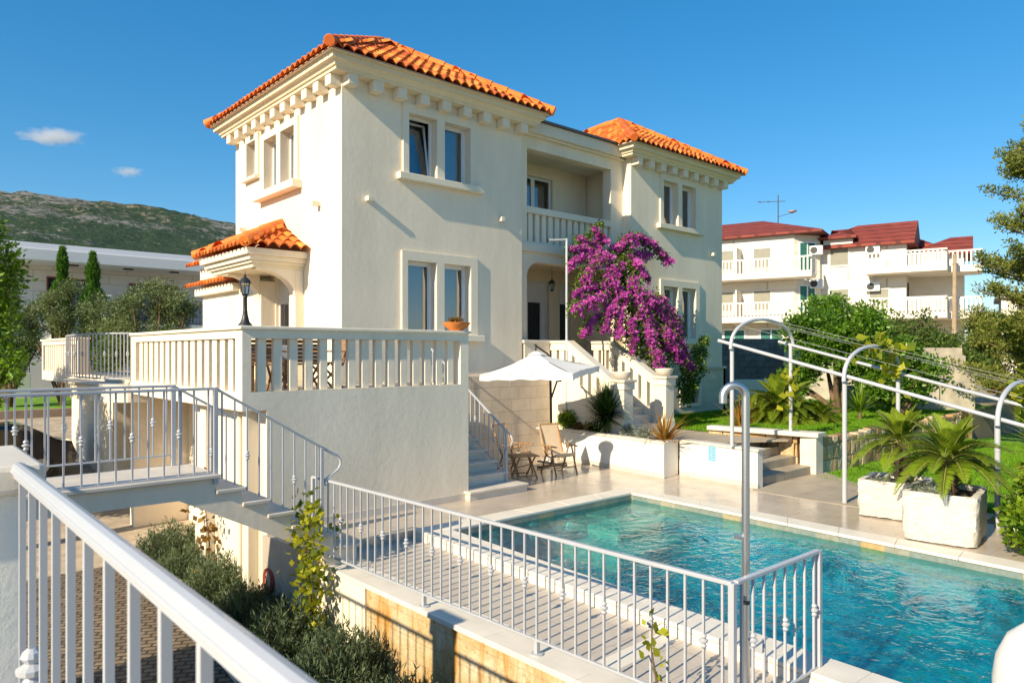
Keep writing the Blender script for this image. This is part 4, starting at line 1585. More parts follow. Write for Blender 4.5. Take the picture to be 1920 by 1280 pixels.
# dining set glimpsed through the balusters
def plank_chair(root, c, rz, tall=1.02):
    co_, si = math.cos(rz), math.sin(rz)

    def T(p):
        return (c[0] + p[0] * co_ - p[1] * si, c[1] + p[0] * si + p[1] * co_, c[2] + p[2])

    def part(nm, boxes):
        g_ = MB()
        for b in boxes:
            q = MB().box(*b[:6])
            sh_ = b[6] if len(b) > 6 else 0.0
            g_.add([T((p[0], p[1] + sh_ * (p[2] - b[2]), p[2])) for p in q.v], q.f)
        return g_.build(nm, M['wood'], root, bevel=.005)
    for sx in (-1, 1):
        part('back_post', [(sx * .24 - .02, .20, .40, sx * .24 + .02, .235, tall, .28)])
        q = MB()
        q.tube([T((sx * .25, -.24, .0)), T((sx * .25, .20, .46))], .02, 6)
        q.tube([T((sx * .25, .24, .0)), T((sx * .25, -.20, .46))], .02, 6)
        q.build('leg', M['wood'], root)
        part('armrest', [(sx * .26 - .03, -.24, .64, sx * .26 + .03, .30, .665)])
    part('backrest', [(-.22, .215 + .28 * (z - .4), z, .22, .235 + .28 * (z - .4), z + .045) for z in np.arange(.48, tall - .04, .06)])
    part('seat', [(-.23, y, .44, .23, y + .05, .462) for y in np.arange(-.22, .2, .06)])


tb = thing('dining_table', 'teak garden table under a white cloth on the terrace', 'table', (4.95, 11.7, 2.0))
MB().box(4.35, 11.1, 2.70, 5.6, 12.3, 2.735).build('tabletop', M['wood'], tb, bevel=.006)
for sx in (4.45, 5.45):
    for sy in (11.2, 12.15):
        MB().box(sx, sy, 2.002, sx + .07, sy + .07, 2.70).build('leg', M['wood'], tb)
g = MB().box(4.33, 11.08, 2.737, 5.62, 12.32, 2.75)
g.box(4.31, 11.06, 2.50, 4.33, 12.34, 2.75).box(4.31, 11.06, 2.52, 5.64, 11.08, 2.75)
tag(g.build('tablecloth', M['white_cloth'], None, bevel=.01), 'white cloth draped over the teak table on the terrace', 'tablecloth')
for (x, y, rz, lab) in ((5.05, 10.75, rad(185), 'slatted teak armchair with its back to the terrace balusters'),
                        (5.95, 11.6, rad(-95), 'slatted teak armchair at the end of the terrace table, nearest the villa wall'),
                        (4.35, 10.8, rad(172), 'slatted teak armchair in the terrace corner below the lantern')):
    ch = thing('garden_chair', lab, 'chair', (x, y, 2.0), 'teak chairs on the terrace')
    plank_chair(ch, (x, y, 2.002), rz)

# ================================================================ poolside planter, sign wall and steps
pk = thing('planter', 'long white rendered planter with a stone cap along the pool deck', 'planter', (12.6, 11, 0))
PW = [(12.32, 9.02), (12.72, 12.93)]
g = MB()
g.flat([(12.32, 9.02), (12.95, 9.10), (12.95, 9.25), (12.48, 9.19), (12.86, 12.93), (12.72, 12.93)], 0, .715)
g.build('wall', M['white_wall'], pk, bevel=.01)
g = MB()
g.flat([(12.29, 8.985), (12.98, 9.07), (12.98, 9.28), (12.52, 9.22), (12.89, 12.925), (12.69, 12.925)], .716, .765)
g.build('cap', M['stone_pale'], pk, bevel=.01)
g = MB()
g.flat([(12.49, 9.2), (14.4, 9.4), (14.4, 10.4), (13.0, 10.6), (12.98, 12.9), (12.87, 12.9)], .3, .68)
g.build('soil', M['soil'], pk)
MB().flat([(12.306, 9.006), (12.33, 9.003), (12.735, 12.93), (12.705, 12.93)], .001, .10).build('skirting', M['stone_step'], pk)

sw = thing('sign_wall', 'low white wall carrying the pool sign, next to the garden steps', 'wall', (12.8, 8, 0))
g = MB().flat([(12.95, 9.075), (13.16, 9.075), (12.96, 7.14), (12.75, 7.14)], 0, .715)
g.build('wall', M['white_wall'], sw, bevel=.01)
MB().flat([(12.92, 9.06), (13.20, 9.06), (13.0, 7.10), (12.71, 7.10)], .716, .765).build('cap', M['stone_pale'], sw, bevel=.01)
MB().flat([(12.936, 9.06), (12.95, 9.06), (12.75, 7.126), (12.736, 7.126)], .001, .10).build('skirting', M['stone_step'], sw)

# pool rules sign: pale blue plate with rows of small pictograms
def sx_at(y):
    return 12.75 + (y - 7.14) * .2 / 1.935


sg = thing('pool_sign', 'small pale blue sign of pool rules on the low white wall', 'sign', (12.86, 8.22, .4))
g = MB()
ya, yb = 8.31, 8.11
g.add([(sx_at(ya) - .006, ya, .39), (sx_at(yb) - .006, yb, .39), (sx_at(yb) - .006, yb, .71), (sx_at(ya) - .006, ya, .71)], [(0, 1, 2, 3)])
g.add([(sx_at(ya), ya, .39), (sx_at(yb), yb, .39), (sx_at(yb), yb, .71), (sx_at(ya), ya, .71)], [(3, 2, 1, 0)])
g.build('plate', basic('pale_blue_plate', (.30, .54, .68), .4, .03), sg)
g = MB()
for r in range(6):
    z = .68 - r * .047
    for c in range(2):
        y0 = ya - .018 - c * .095
        for (a, w) in ((0, .022), (.03, .045)):
            hgt = .022 if a == 0 else .010
            y1 = y0 - a
            g.add([(sx_at(y1) - .009, y1, z - hgt), (sx_at(y1 - w) - .009, y1 - w, z - hgt), (sx_at(y1 - w) - .009, y1 - w, z), (sx_at(y1) - .009, y1, z)], [(0, 1, 2, 3)])
g.build('pictograms', basic('sign_blue', (.02, .16, .36), .4, .05), sg)

stp = thing('garden_steps', 'short stone steps between the sign wall and the golden rubble wall', 'stairs', (14, 7.5, 0))
for k in range(4):
    z1 = .178 * (k + 1)
    ya = 7.22 + .36 * k
    MB().box(12.97 + .035 * k, ya, .001, 15.38 - .22 * k + (.26 if k > 1 else 0), ya + .40 if k < 3 else 9.0, z1).build('step', M['path'], stp, bevel=.012)
kw = thing('step_wall', 'stone-capped wall of golden blocks beside the garden steps', 'wall', (15.2, 8, 0))


def rubble(mb, T, o, u, n, w, zf, h0, h1, rng, rough=.05, rowh=.2):
    rough *= .4
    """courses of rough stones facing n; the top follows zf(u) -> height"""
    o, u, n = Vector(o), Vector(u), Vector(n)
    z = h0
    while z < h1 - .02:
        rh = min(rowh * rng.uniform(.8, 1.25), h1 - z)
        a = rng.uniform(-.1, 0)
        while a < w:
            L_ = rng.uniform(.16, .42)
            a1 = min(a + L_, w)
            if a1 - a > .05:
                d = rng.uniform(.0, rough)
                b = max(a, 0)
                top = min(z + rh, zf((b + a1) / 2))
                if top > z + .04:
                    j = lambda s=.012: rng.uniform(-s, s)
                    P = []
                    for dep in (.18, -d):
                        ins = .006 if dep < 0.1 else 0
                        for (aa, zz) in ((b + ins, z + ins), (a1 - ins, z + ins), (a1 - ins, top - ins), (b + ins, top - ins)):
                            q = o + u * (aa + j()) - n * dep
                            P.append((q.x, q.y, zz + j(.010)))
                    # extra centre vertex pulled out
                    q = o + u * ((b + a1) / 2 + j(.03)) + n * (d + rng.uniform(.005, .022))
                    P.append((q.x, q.y, (z + top) / 2 + j(.02)))
                    k0 = len(mb.f)
                    mb.add(P, [(4, 5, 8), (5, 6, 8), (6, 7, 8), (7, 4, 8), (0, 1, 5, 4), (1, 2, 6, 5), (2, 3, 7, 6), (3, 0, 4, 7)])
                    T += [rng.random()] * 8
            a = a1 + .008
        z += rh + .006


def rubble_obj(name, parent, *a, **k):
    mb, T = MB(), []
    rubble(mb, T, *a, **k)
    o = mb.build(name, M['rubble'], parent)
    at = o.data.attributes.new('tint', 'FLOAT', 'FACE')
    at.data.foreach_set('value', np.array(T, dtype=np.float32))
    return o


rg = random.Random(5)
rubble_obj('stone_face', kw, (14.80, 9.55, 0), (.2, -1, 0), (-1, -.2, 0), 2.0, lambda a: .795, .0, .795, rg, rough=.02, rowh=.3)
MB().flat([(14.98, 9.5), (15.08, 9.5), (15.46, 7.5), (15.36, 7.5)], 0, .78).build('core', M['concrete'], kw)
MB().box(15.12, 7.10, .001, 15.46, 7.46, .798).build('pier', M['stone_pale'], kw, bevel=.012)
g = MB().flat([(14.72, 9.55), (15.02, 9.6), (15.52, 7.06), (15.08, 7.04)], .80, .90)
g.build('cap', M['stone_pale'], kw, bevel=.014)
MB().box(14.985, 8.30, .50, 15.0, 8.42, .60).build('step_light', M['dark_metal'], kw)

rwl = thing('rubble_wall', 'golden rough stone retaining wall between the two lawns', 'wall', (20, 7.15, 0))
rubble_obj('stone_face', rwl, (15.47, 7.16, 0), (1, 0.012, 0), (0, -1, 0), 10.6, lambda a: .73 + .035 * math.sin(a * 2.7) + .02 * math.sin(a * 7), -.35, .82, rg, rough=.05, rowh=.26)
MB().flat([(15.47, 7.185), (26.1, 7.31), (26.1, 7.5), (15.47, 7.5)], -.5, .68).build('core', basic('tan_mortar', (.50, .40, .27), .9, .2, 5), rwl)
rubble_obj('stone_end', rwl, (26.1, 7.2, 0), (.25, 1, 0), (1, -.25, 0), 1.2, lambda a: .7, -.4, .75, rg, rough=.05, rowh=.26)

# ================================================================ white tube pergola sloping with the garden
pg = thing('tube_pergola', 'white tube pergola of three arches stepping down over the garden steps', 'pergola', (13.8, 5.5, 0))
XL, XR = 12.72, 15.12
tz = lambda y: 2.80 + (y - 7.67) * .258
spec = [(7.67, .766, .902), (5.45, .006, .0), (3.16, -.05, -.25), (.9, -.1, -.5)]
for k, (y, zb, zb2) in enumerate(spec):
    xl = XL - .03 * k
    zt = tz(y)
    MB().tube([(xl, y, zb), (xl, y, zt)], .040, 12).build('post', M['metal_white'], pg, smooth=True)
    MB().tube([(XR, y, zb2), (XR, y, zt)], .040, 12).build('post', M['metal_white'], pg, smooth=True)
    pts = []
    for i in range(25):
        a = math.pi * i / 24
        pts.append(((xl + XR) / 2 - 0.0 - (XR - xl + .16) / 2 * math.cos(a), y - .02, zt - .10 + .62 * math.sin(a) ** .8))
    MB().tube(pts, .036, 12).build('arch', M['metal_white'], pg, smooth=True)
for x in (XL - .04, XR):
    MB().tube([(x, 7.95, tz(7.95)), (x, .4, tz(.4))], .034, 12).build('long_tube', M['metal_white'], pg, smooth=True)
    pass
for i in (5, 9, 13, 17):
    a = math.pi * i / 22
    x = (XL + XR) / 2 - (XR - XL) / 2 * math.cos(a)
    h = -.10 + .62 * math.sin(a) ** .8 + .03
    MB().tube([(x, 7.8, tz(7.8) + h), (x, .5, tz(.5) + h)], .0025, 5).build('wire', M['metal_white'], pg)

# ================================================================ stone troughs
def trough(name, label, cx, cy, wx, wy, h, rz):
    root = thing(name, label, 'planter', (cx, cy, 0), 'rough white stone troughs', rz)
    r = random.Random(int(cx * 100))
    bmv = MB()
    nseg = 14

    def ringpts(hx, hy, z, amp):
        P = []
        for (ax, ay, bx_, by) in ((-1, -1, 1, -1), (1, -1, 1, 1), (1, 1, -1, 1), (-1, 1, -1, -1)):
            for i in range(nseg):
                f = i / nseg
                x = (ax + (bx_ - ax) * f) * hx
                y = (ay + (by - ay) * f) * hy
                k = (abs(x / hx) ** 14 + abs(y / hy) ** 14) ** (-1 / 14)
                x, y = x * k, y * k
                P.append((x + r.uniform(-amp, amp), y + r.uniform(-amp, amp), z + r.uniform(-amp, amp) * .7))
        return P
    m = nseg * 4
    rings = [ringpts(wx * .5 * (.955 + .045 * min(1, k / 3)), wy * .5 * (.955 + .045 * min(1, k / 3)), .02 + (h - .02) * k / 10, .012) for k in range(11)]
    rings.append(ringpts(wx * .5 - .02, wy * .5 - .02, h + .012, .006))
    rings.append(ringpts(wx * .5 - .085, wy * .5 - .085, h + .008, .006))
    rings.append(ringpts(wx * .5 - .10, wy * .5 - .10, h - .10, .004))
    vs = [p for q in rings for p in q]
    fs = []
    for k in range(len(rings) - 1):
        for i in range(m):
            j = (i + 1) % m
            fs.append((k * m + i, k * m + j, (k + 1) * m + j, (k + 1) * m + i))
    fs.append(tuple(range(m - 1, -1, -1)))
    bmv.add(vs, fs)
    bmv.build('stone_body', M['rough_white'], root, smooth=True, world=False)
    MB().box(-wx * .5 + .09, -wy * .5 + .09, h - .16, wx * .5 - .09, wy * .5 - .09, h - .06).build('soil', M['soil'], root, world=False)
    return root


trough('stone_trough', 'nearer rough white stone trough standing on the pool edge', 11.46, 3.50, 1.15, .92, .68, rad(9))
trough('stone_trough', 'farther rough white stone trough, half behind the other one', 12.42, 4.52, 1.0, .92, .58, rad(8))

# ================================================================ parasol, chairs and table
um = thing('cantilever_parasol', 'white square cantilever parasol on a dark pole by the planter', 'parasol', (11.75, 11.75, 0))
PX, PY = 11.72, 11.72
MB().tube([(PX, PY, 0), (PX - .03, PY + .02, 2.05)], .030, 12).build('pole', M['dark_metal'], um, smooth=True)
MB().box(PX - .45, PY - .04, .01, PX + .45, PY + .04, .05).box(PX - .04, PY - .45, .051, PX + .04, PY + .45, .085).build('base', M['dark_metal'], um)
ax, ay = 10.80, 11.30
MB().tube([(PX - .02, PY + .01, 1.55), (PX + .06, PY - .05, 1.85), (PX + .16, PY - .12, 2.2), (PX - .1, PY + .05, 2.60), (PX - .55, PY + .0, 2.80), (ax, ay, 2.80)], .022, 10).build('arm', M['dark_metal'], um, smooth=True)
MB().tube([(ax, ay, 2.82), (ax, ay, 2.30)], .018, 8).build('hub', M['dark_metal'], um)
MB().box(PX + .05, PY - .16, 1.95, PX + .17, PY - .06, 2.1).build('crank', M['dark_metal'], um, bevel=.02)
cor = [(9.62, 11.80), (10.55, 9.95), (12.12, 10.62), (11.2, 12.5)]
czs = [2.16, 2.20, 2.33, 2.30]
apex = (ax, ay, 2.635)
g = MB()
K = 12
for i in range(4):
    a, b = Vector((*cor[i], czs[i])), Vector((*cor[(i + 1) % 4], czs[(i + 1) % 4]))
    c = Vector(apex)
    for r in range(K):
        for s_ in range(K):
            def pt(rr, ss):
                f = rr / K
                e = a.lerp(b, ss / K)
                p = c.lerp(e, f)
                sag = math.sin(math.pi * ss / K) * f * f
                p.z += -.05 * math.sin(math.pi * f) - .035 * sag * f
                p += (c - e).normalized() * .10 * sag
                return tuple(p)
            g.quad(pt(r, s_), pt(r, s_ + 1), pt(r + 1, s_ + 1), pt(r + 1, s_))
    # short valance
    for s_ in range(K):
        def vp(ss, d):
            e = a.lerp(b, ss / K)
            sag = math.sin(math.pi * ss / K)
            p = e + (c - e).normalized() * .10 * sag
            p.z -= .035 * sag + d + .015 * math.sin(ss * 2.1 + i)
            return tuple(p)
        g.quad(vp(s_, 0), vp(s_ + 1, 0), vp(s_ + 1, .13), vp(s_, .13))
mw, nt_, out_ = new_mat('parasol_cloth')
tt = NT(nt_)
d1 = tt.n('ShaderNodeBsdfDiffuse'); d1.inputs[0].default_value = (.84, .85, .86, 1)
d2 = tt.n('ShaderNodeBsdfTranslucent'); d2.inputs[0].default_value = (.8, .8, .8, 1)
mxx = tt.n('ShaderNodeMixShader'); mxx.inputs[0].default_value = .3
tt.l(d1.outputs[0], mxx.inputs[1]); tt.l(d2.outputs[0], mxx.inputs[2]); tt.l(mxx.outputs[0], out_.inputs[0])
M['parasol'] = mw
g.build('canopy', mw, um)
g = MB()
for i in range(4):
    a = Vector(apex) + Vector((0, 0, .035)); c0 = Vector((*cor[i], czs[i])); c1 = Vector((*cor[(i + 1) % 4], czs[(i + 1) % 4]))
    g.add([tuple(a), tuple(Vector(apex).lerp(c0, .16) + Vector((0, 0, .02))), tuple(Vector(apex).lerp(c1, .16) + Vector((0, 0, .02)))], [(0, 1, 2)])
g.build('vent_cap', mw, um)
for i in range(4):
    MB().tube([(ax, ay, 2.56), (*cor[i], czs[i] - .02)], .010, 6).build('rib', M['dark_metal'], um)


def canvas_chair(label, x, y, rz):
    root = thing('canvas_armchair', label, 'chair', (x, y, 0), 'canvas armchairs under the parasol', rz)
    W_ = .27
    for sx in (-1, 1):
        MB().tube([(sx * W_, -.30, .0), (sx * W_, -.08, .60)], .019, 8).build('leg', M['wood'], root, world=False)
        MB().tube([(sx * W_, .30, .0), (sx * W_, .02, .60)], .019, 8).build('leg', M['wood'], root, world=False)
        MB().box(sx * W_ - .03, -.30, .60, sx * W_ + .03, .22, .625).build('armrest', M['wood'], root, bevel=.008, world=False)
        MB().tube([(sx * (W_ - .04), .16, .36), (sx * (W_ - .04), .44, 1.02)], .017, 8).build('back_post', M['wood'], root, world=False)
    MB().tube([(-W_ + .04, .45, 1.03), (W_ - .04, .45, 1.03)], .02, 8).build('top_bar', M['wood'], root, world=False)
    for yy_ in (-.22, .22):
        MB().tube([(-W_, yy_, .16), (W_, yy_, .16)], .013, 8).build('stretcher', M['wood'], root, world=False)
    g_ = MB()
    n_ = 10
    for i in range(n_):
        f0, f1 = i / n_, (i + 1) / n_
        y0_, y1_ = -.27 + .44 * f0, -.27 + .44 * f1
        z_ = lambda f: .42 - .05 * math.sin(math.pi * f) - .03 * f
        g_.prism([(-W_ + .02, y0_, z_(f0)), (W_ - .02, y0_, z_(f0)), (W_ - .02, y1_, z_(f1)), (-W_ + .02, y1_, z_(f1))], (0, 0, .05))
    g_.build('seat_cushion', M['canvas'], root, world=False)
    g_ = MB()
    for i in range(n_):
        f0, f1 = i / n_, (i + 1) / n_
        p = lambda f: (.17 + .27 * f + .03 * math.sin(math.pi * f), .38 + .66 * f)
        (ya_, za_), (yb_, zb_) = p(f0), p(f1)
        g_.prism([(-W_ + .03, ya_, za_), (W_ - .03, ya_, za_), (W_ - .03, yb_, zb_), (-W_ + .03, yb_, zb_)], (0, .022, .01))
    g_.build('back_canvas', M['canvas'], root, world=False)
    return root


canvas_chair('wooden armchair with beige canvas beside the planter wall, nearer the pool', 11.15, 10.93, rad(-12))
canvas_chair('wooden armchair with beige canvas behind the white stair railing', 10.50, 11.66, rad(12))
ft = thing('folding_table', 'low folding slatted wooden table between the two canvas chairs', 'table', (10.27, 11.12, 0), None, rad(-20))
g = MB()
for i in range(7):
    g.box(-.27, -.25 + i * .072, .45, .27, -.25 + i * .072 + .06, .472)
g.build('tabletop', M['wood'], ft, world=False, bevel=.004)
for sx in (-1, 1):
    MB().tube([(sx * .21, -.24, 0), (sx * .21, .22, .45)], .017, 7).build('leg', M['wood'], ft, world=False)
    MB().tube([(sx * .17, .24, 0), (sx * .17, -.22, .45)], .017, 7).build('leg', M['wood'], ft, world=False)
for yy_ in (-.2, .2):
    MB().tube([(-.21, yy_, .05), (.21, yy_, .05)], .012, 6).build('stretcher', M['wood'], ft, world=False)
# white side table with folded towels by the planter wall
sd = thing('side_table', 'small white side table with a splayed foot behind the parasol pole', 'table', (12.2, 12.35, 0))
MB().box(12.0, 12.15, .78, 12.4, 12.55, .81).build('tabletop', M['plastic_white'], sd, bevel=.01)
MB().tube([(12.2, 12.35, .02), (12.2, 12.35, .78)], .02, 10).build('leg', M['plastic_white'], sd)
MB().lathe([(.16, .002), (.15, .02), (.03, .03)], (12.2, 12.35, 0), 16).build('foot', M['plastic_white'], sd)
g = MB()
for k in range(3):
    g.box(12.03 + .02 * k, 12.18, .812 + .03 * k, 12.35, 12.5 - .02 * k, .838 + .03 * k)
tag(g.build('folded_towels', basic('blue_white_towel', (.62, .70, .78), .9, .08, 10), None, bevel=.012), 'folded pale towels lying on the small white side table', 'towels')

# slim white lamp post in the planter
lp = thing('lamp_post', 'slim white post with a short arm rising from the planter to the balcony', 'lamp post', (12.93, 12.35, .68))
x, y = 12.92, 12.40
MB().tube([(x, y, .60), (x, y, 5.47)], .032, 10).build('pole', M['metal_white'], lp, smooth=True)
MB().tube([(x, y, 5.44), (x - .48, y + .16, 5.40)], .026, 8).build('arm', M['metal_white'], lp, smooth=True)
MB().tube([(x - .48, y + .16, 5.40), (x - .53, y + .177, 5.395)], .028, 8).build('lamp_head', M['dark_metal'], lp)

# ================================================================ plants
def rand_dirs(n, rng=RNG):
    v = rng.normal(size=(n, 3))
    return v / np.linalg.norm(v, axis=1, keepdims=True)


def leaf_quads(C, L_, Wd, D=None, U=None, rng=RNG, fold=.0, jitter=.35):
    """diamond leaves: centres C (N,3), length L_, width Wd, pointing along D with random roll"""
    n = len(C)
    if D is None:
        D = rand_dirs(n, rng)
    else:
        D = D + rng.normal(size=(n, 3)) * jitter
        D /= np.linalg.norm(D, axis=1, keepdims=True)
    if U is None:
        U = rand_dirs(n, rng)
    S_ = np.cross(D, U)
    S_ /= np.linalg.norm(S_, axis=1, keepdims=True) + 1e-9
    k = rng.uniform(.65, 1.25, size=(n, 1))
    l, w = L_ * k, Wd * k
    return np.stack([C, C + D * l * .45 + S_ * w * .5, C + D * l, C + D * l * .45 - S_ * w * .5], 1)


def crown(blobs, n, L_, Wd, rng, shell=.55, up=.25):
    """leaves spread through ellipsoid clumps; blobs: (x, y, z, rx, ry, rz)"""
    B = np.array(blobs, float)
    vol = (B[:, 3] * B[:, 4] * B[:, 5]) ** .75
    pick = rng.choice(len(B), size=n, p=vol / vol.sum())
    d = rand_dirs(n, rng)
    r = rng.uniform(0, 1, size=(n, 1)) ** shell * rng.uniform(.86, 1.08, size=(n, 1))
    C = B[pick, :3] + d * r * B[pick, 3:]
    D = d * .8 + np.array([0, 0, up])
    T = np.clip(rng.uniform(0, 1, n) * .7 + (B[pick, 2] * 7.31 % 1) * .3, 0, 1)
    return leaf_quads(C, L_, Wd, D, None, rng, jitter=.7), T


def clump_blobs(c, r, k, rr, rng, squash=1.0):
    """k small clumps scattered over a bigger uneven ellipsoid"""
    out = []
    for i in range(k):
        d = rand_dirs(1, rng)[0]
        f = rng.uniform(.25, 1.0) ** .6
        s_ = rr * rng.uniform(.65, 1.35)
        out.append((c[0] + d[0] * r[0] * f, c[1] + d[1] * r[1] * f, c[2] + d[2] * r[2] * f, s_, s_, s_ * squash))
    return out


def trunk_to(root, base, tips, r0, rng, name='trunk', mat='bark'):
    g_ = MB()
    b = Vector(base)
    for tp_ in tips:
        e = Vector(tp_)
        mid = b.lerp(e, .5) + Vector((rng.uniform(-.1, .1), rng.uniform(-.1, .1), .08))
        q = [b, b.lerp(mid, .5) + Vector((rng.uniform(-.05, .05), rng.uniform(-.05, .05), 0)), mid, mid.lerp(e, .5), e]
        g_.tube([tuple(v) for v in q], [r0, r0 * .8, r0 * .6, r0 * .4, r0 * .2], 8)
    return g_.build(name, M[mat], root, smooth=True)


def tree(label, cat, base, blobs, n, L_, Wd, leaf, seed, r0=.12, name='tree', group=None, ntips=7, shell=.55):
    rng = np.random.default_rng(seed)
    root = thing(name, label, cat, base, group)
    V, T = crown(blobs, n, L_, Wd, rng, shell)
    np_mesh('crown', V, 4, L[leaf], root, tint=T)
    tips = [blobs[i][:3] for i in rng.choice(len(blobs), size=min(ntips, len(blobs)), replace=False)]
    trunk_to(root, base, tips, r0, rng)
    return root


rng = np.random.default_rng(11)
# citrus trees at the back of the upper lawn
c1 = cw(10.2, 22.3)
bl = clump_blobs((c1[0], c1[1], 3.15), (1.45, 1.45, 1.15), 56, .45, rng)
bl += clump_blobs((*cw(9.2, 22.6), 2.1), (.7, .7, .8), 14, .38, rng)
tree('dense dark green citrus tree at the back of the upper lawn', 'tree', (*c1, .7), bl, 20000, .14, .07, 'citrus', 21, .10, 'citrus_tree', 'citrus trees on the upper lawn')
c2 = cw(11.7, 21.6)
bl = clump_blobs((*cw(11.7, 21.6), 1.9), (1.0, 1.0, .95), 36, .40, rng) + clump_blobs((*cw(10.9, 22.0), 2.5), (.9, .9, .75), 20, .38, rng)
tree('lower citrus tree with bright young leaves, in front of the broken wall', 'tree', (*c2, .7), bl, 17000, .13, .065, 'citrus', 22, .10, 'citrus_tree', 'citrus trees on the upper lawn')
# bushes behind the broken wall
c3 = cw(16.4, 28.0)
bl = clump_blobs((*cw(15.9, 28), 3.1), (1.5, 1.5, 1.05), 34, .5, rng) + clump_blobs((*cw(16.9, 27), 2.2), (1.3, 1.3, 1.3), 24, .5, rng)
tree('broad dark bushy tree behind the broken wall', 'tree', (*c3, .4), bl, 16000, .15, .07, 'dark', 23, .14, 'bushy_tree')
c3 = cw(19.2, 27)
bl = clump_blobs((*cw(18.6, 27), 3.2), (1.2, 1.2, 1.9), 30, .42, rng) + clump_blobs((*cw(17.4, 26.4), 3.5), (.35, .35, 1.2), 8, .3, rng)
tree('young feathery conifer between the bushy tree and the tall conifer', 'tree', (*c3, .3), bl, 12000, .15, .045, 'conifer', 24, .14, 'young_conifer')
for k, (r_, f_, z_, rad_, lf, lab) in enumerate(((17.9, 24.2, .9, .75, 'dark', 'dark green shrub by the orange netting'), (15.9, 21.5, .6, .5, 'shrub', 'low bright shrub at the end of the rubble wall'),
                                    (18.6, 23.0, .7, .7, 'citrus', 'leafy shrub below the orange netting near the frame edge'), (13.1, 24.2, 1.6, .8, 'dark', 'rounded dark shrub in front of the sunlit back wall'))):
    cc = cw(r_, f_)
    tree(lab, 'shrub', (*cc, .0), clump_blobs((*cc, z_), (rad_, rad_, rad_ * .7), 14, .28, rng), 3200, .12, .055, lf, 60 + k, .04, 'garden_shrub')

# tall conifer at the right edge: tiers of upswept boughs
def conifer(label, base, h, seed):
    r = np.random.default_rng(seed)
    root = thing('tall_conifer', label, 'tree', base)
    b = Vector(base)
    MB().tube([tuple(b + Vector((.05 * math.sin(z), 0, z))) for z in np.linspace(0, h - .3, 8)], [.2 * (1 - i / 8.5) + .02 for i in range(8)], 10).build('trunk', M['bark'], root, smooth=True)
    blobs = []
    lim = MB()
    for i in range(88):
        f = r.uniform(.10, 1) if i > 6 else r.uniform(.8, 1)
        z = h * f
        reach = (1 - f) ** .62 * 2.5 * r.uniform(.55, 1.1) + .18
        a = r.uniform(0, 2 * math.pi)
        e = b + Vector((math.cos(a) * reach, math.sin(a) * reach, z + reach * .35))
        s_ = b + Vector((0, 0, z))
        lim.tube([tuple(s_), tuple(s_.lerp(e, .5) - Vector((0, 0, .05))), tuple(e)], [.035, .022, .008], 5)
        m_ = max(3, int(reach / .15))
        for k in range(m_):
            g_ = (k + 1) / m_
            if g_ < .12: continue
            p = s_.lerp(e, g_)
            s2 = r.uniform(.18, .34) * (1.1 - .3 * g_)
            blobs.append((p.x + r.uniform(-.1, .1), p.y + r.uniform(-.1, .1), p.z + r.uniform(-.05, .15), s2, s2, s2 * .8))
    lim.build('boughs', M['bark'], root)
    V, T = crown(blobs, 60000, .115, .045, r, .6, .5)
    np_mesh('crown', V, 4, L['conifer'], root, tint=T)


conifer('tall ragged conifer at the right-hand end of the garden, above the roofs', (*cw(15.75, 21.5), .2), 9.3, 31)

# olives and the dark tree on the left
for k, (r_, f_, zc, rx, rz_, n_, lf, lab) in enumerate((
        (-13.2, 26.5, 3.85, 1.75, 1.25, 12000, 'olive', 'wide rounded olive bush in front of the modern house railing, next to the villa wing'),
        (-15.6, 27.5, 3.9, 1.0, 1.0, 6500, 'olive', 'olive bush between the two cypresses and the wide olive'),
        (-17.6, 28.0, 4.2, 1.4, 1.2, 9000, 'olive', 'silvery olive bush below the white pillar of the modern house'),
        (-19.0, 27.0, 3.2, 1.3, 1.1, 8000, 'dark', 'dark bushy shrub between the silvery olive and the tree at the frame edge'),
        (-14.6, 26.8, 2.4, 1.7, .7, 7000, 'dark', 'low dark shrub under the olives behind the far parapet'))):
    cc = cw(r_, f_)
    tree(lab, 'tree', (*cc, drive_z(cc[1]) - .05), clump_blobs((*cc, zc), (rx, rx, rz_), 26, .42, rng, .85), n_, .13, .038, lf, 40 + k, .10, 'olive_tree', 'olives behind the terrace')
cc = cw(-9.95, 13.6)
bl = clump_blobs((*cw(-10.3, 13.6), 4.05), (.75, .75, 1.3), 36, .36, rng) + clump_blobs((*cw(-10.2, 13.7), 2.6), (.7, .7, .9), 16, .36, rng)
tree('dark glossy tree at the left-hand edge, beside the drive', 'tree', (*cc, -1.35), bl, 17000, .12, .055, 'citrus', 47, .10, 'evergreen_tree')
for k, (x, y, zc) in enumerate(((-.6, 19.4, 2.7), (-.4, 22.9, 2.8))):
    tree(('leafy drive-side tree nearer the footbridge, shading the terrace wall' if k == 0 else 'leafy drive-side tree beyond the first, shading the far parapet'), 'tree', (x, y, drive_z(y)), clump_blobs((x, y, zc), (1.5, 2.0, 1.5), 46, .5, rng), 17000, .15, .06, 'dark', 140 + k, .12, 'drive_tree')
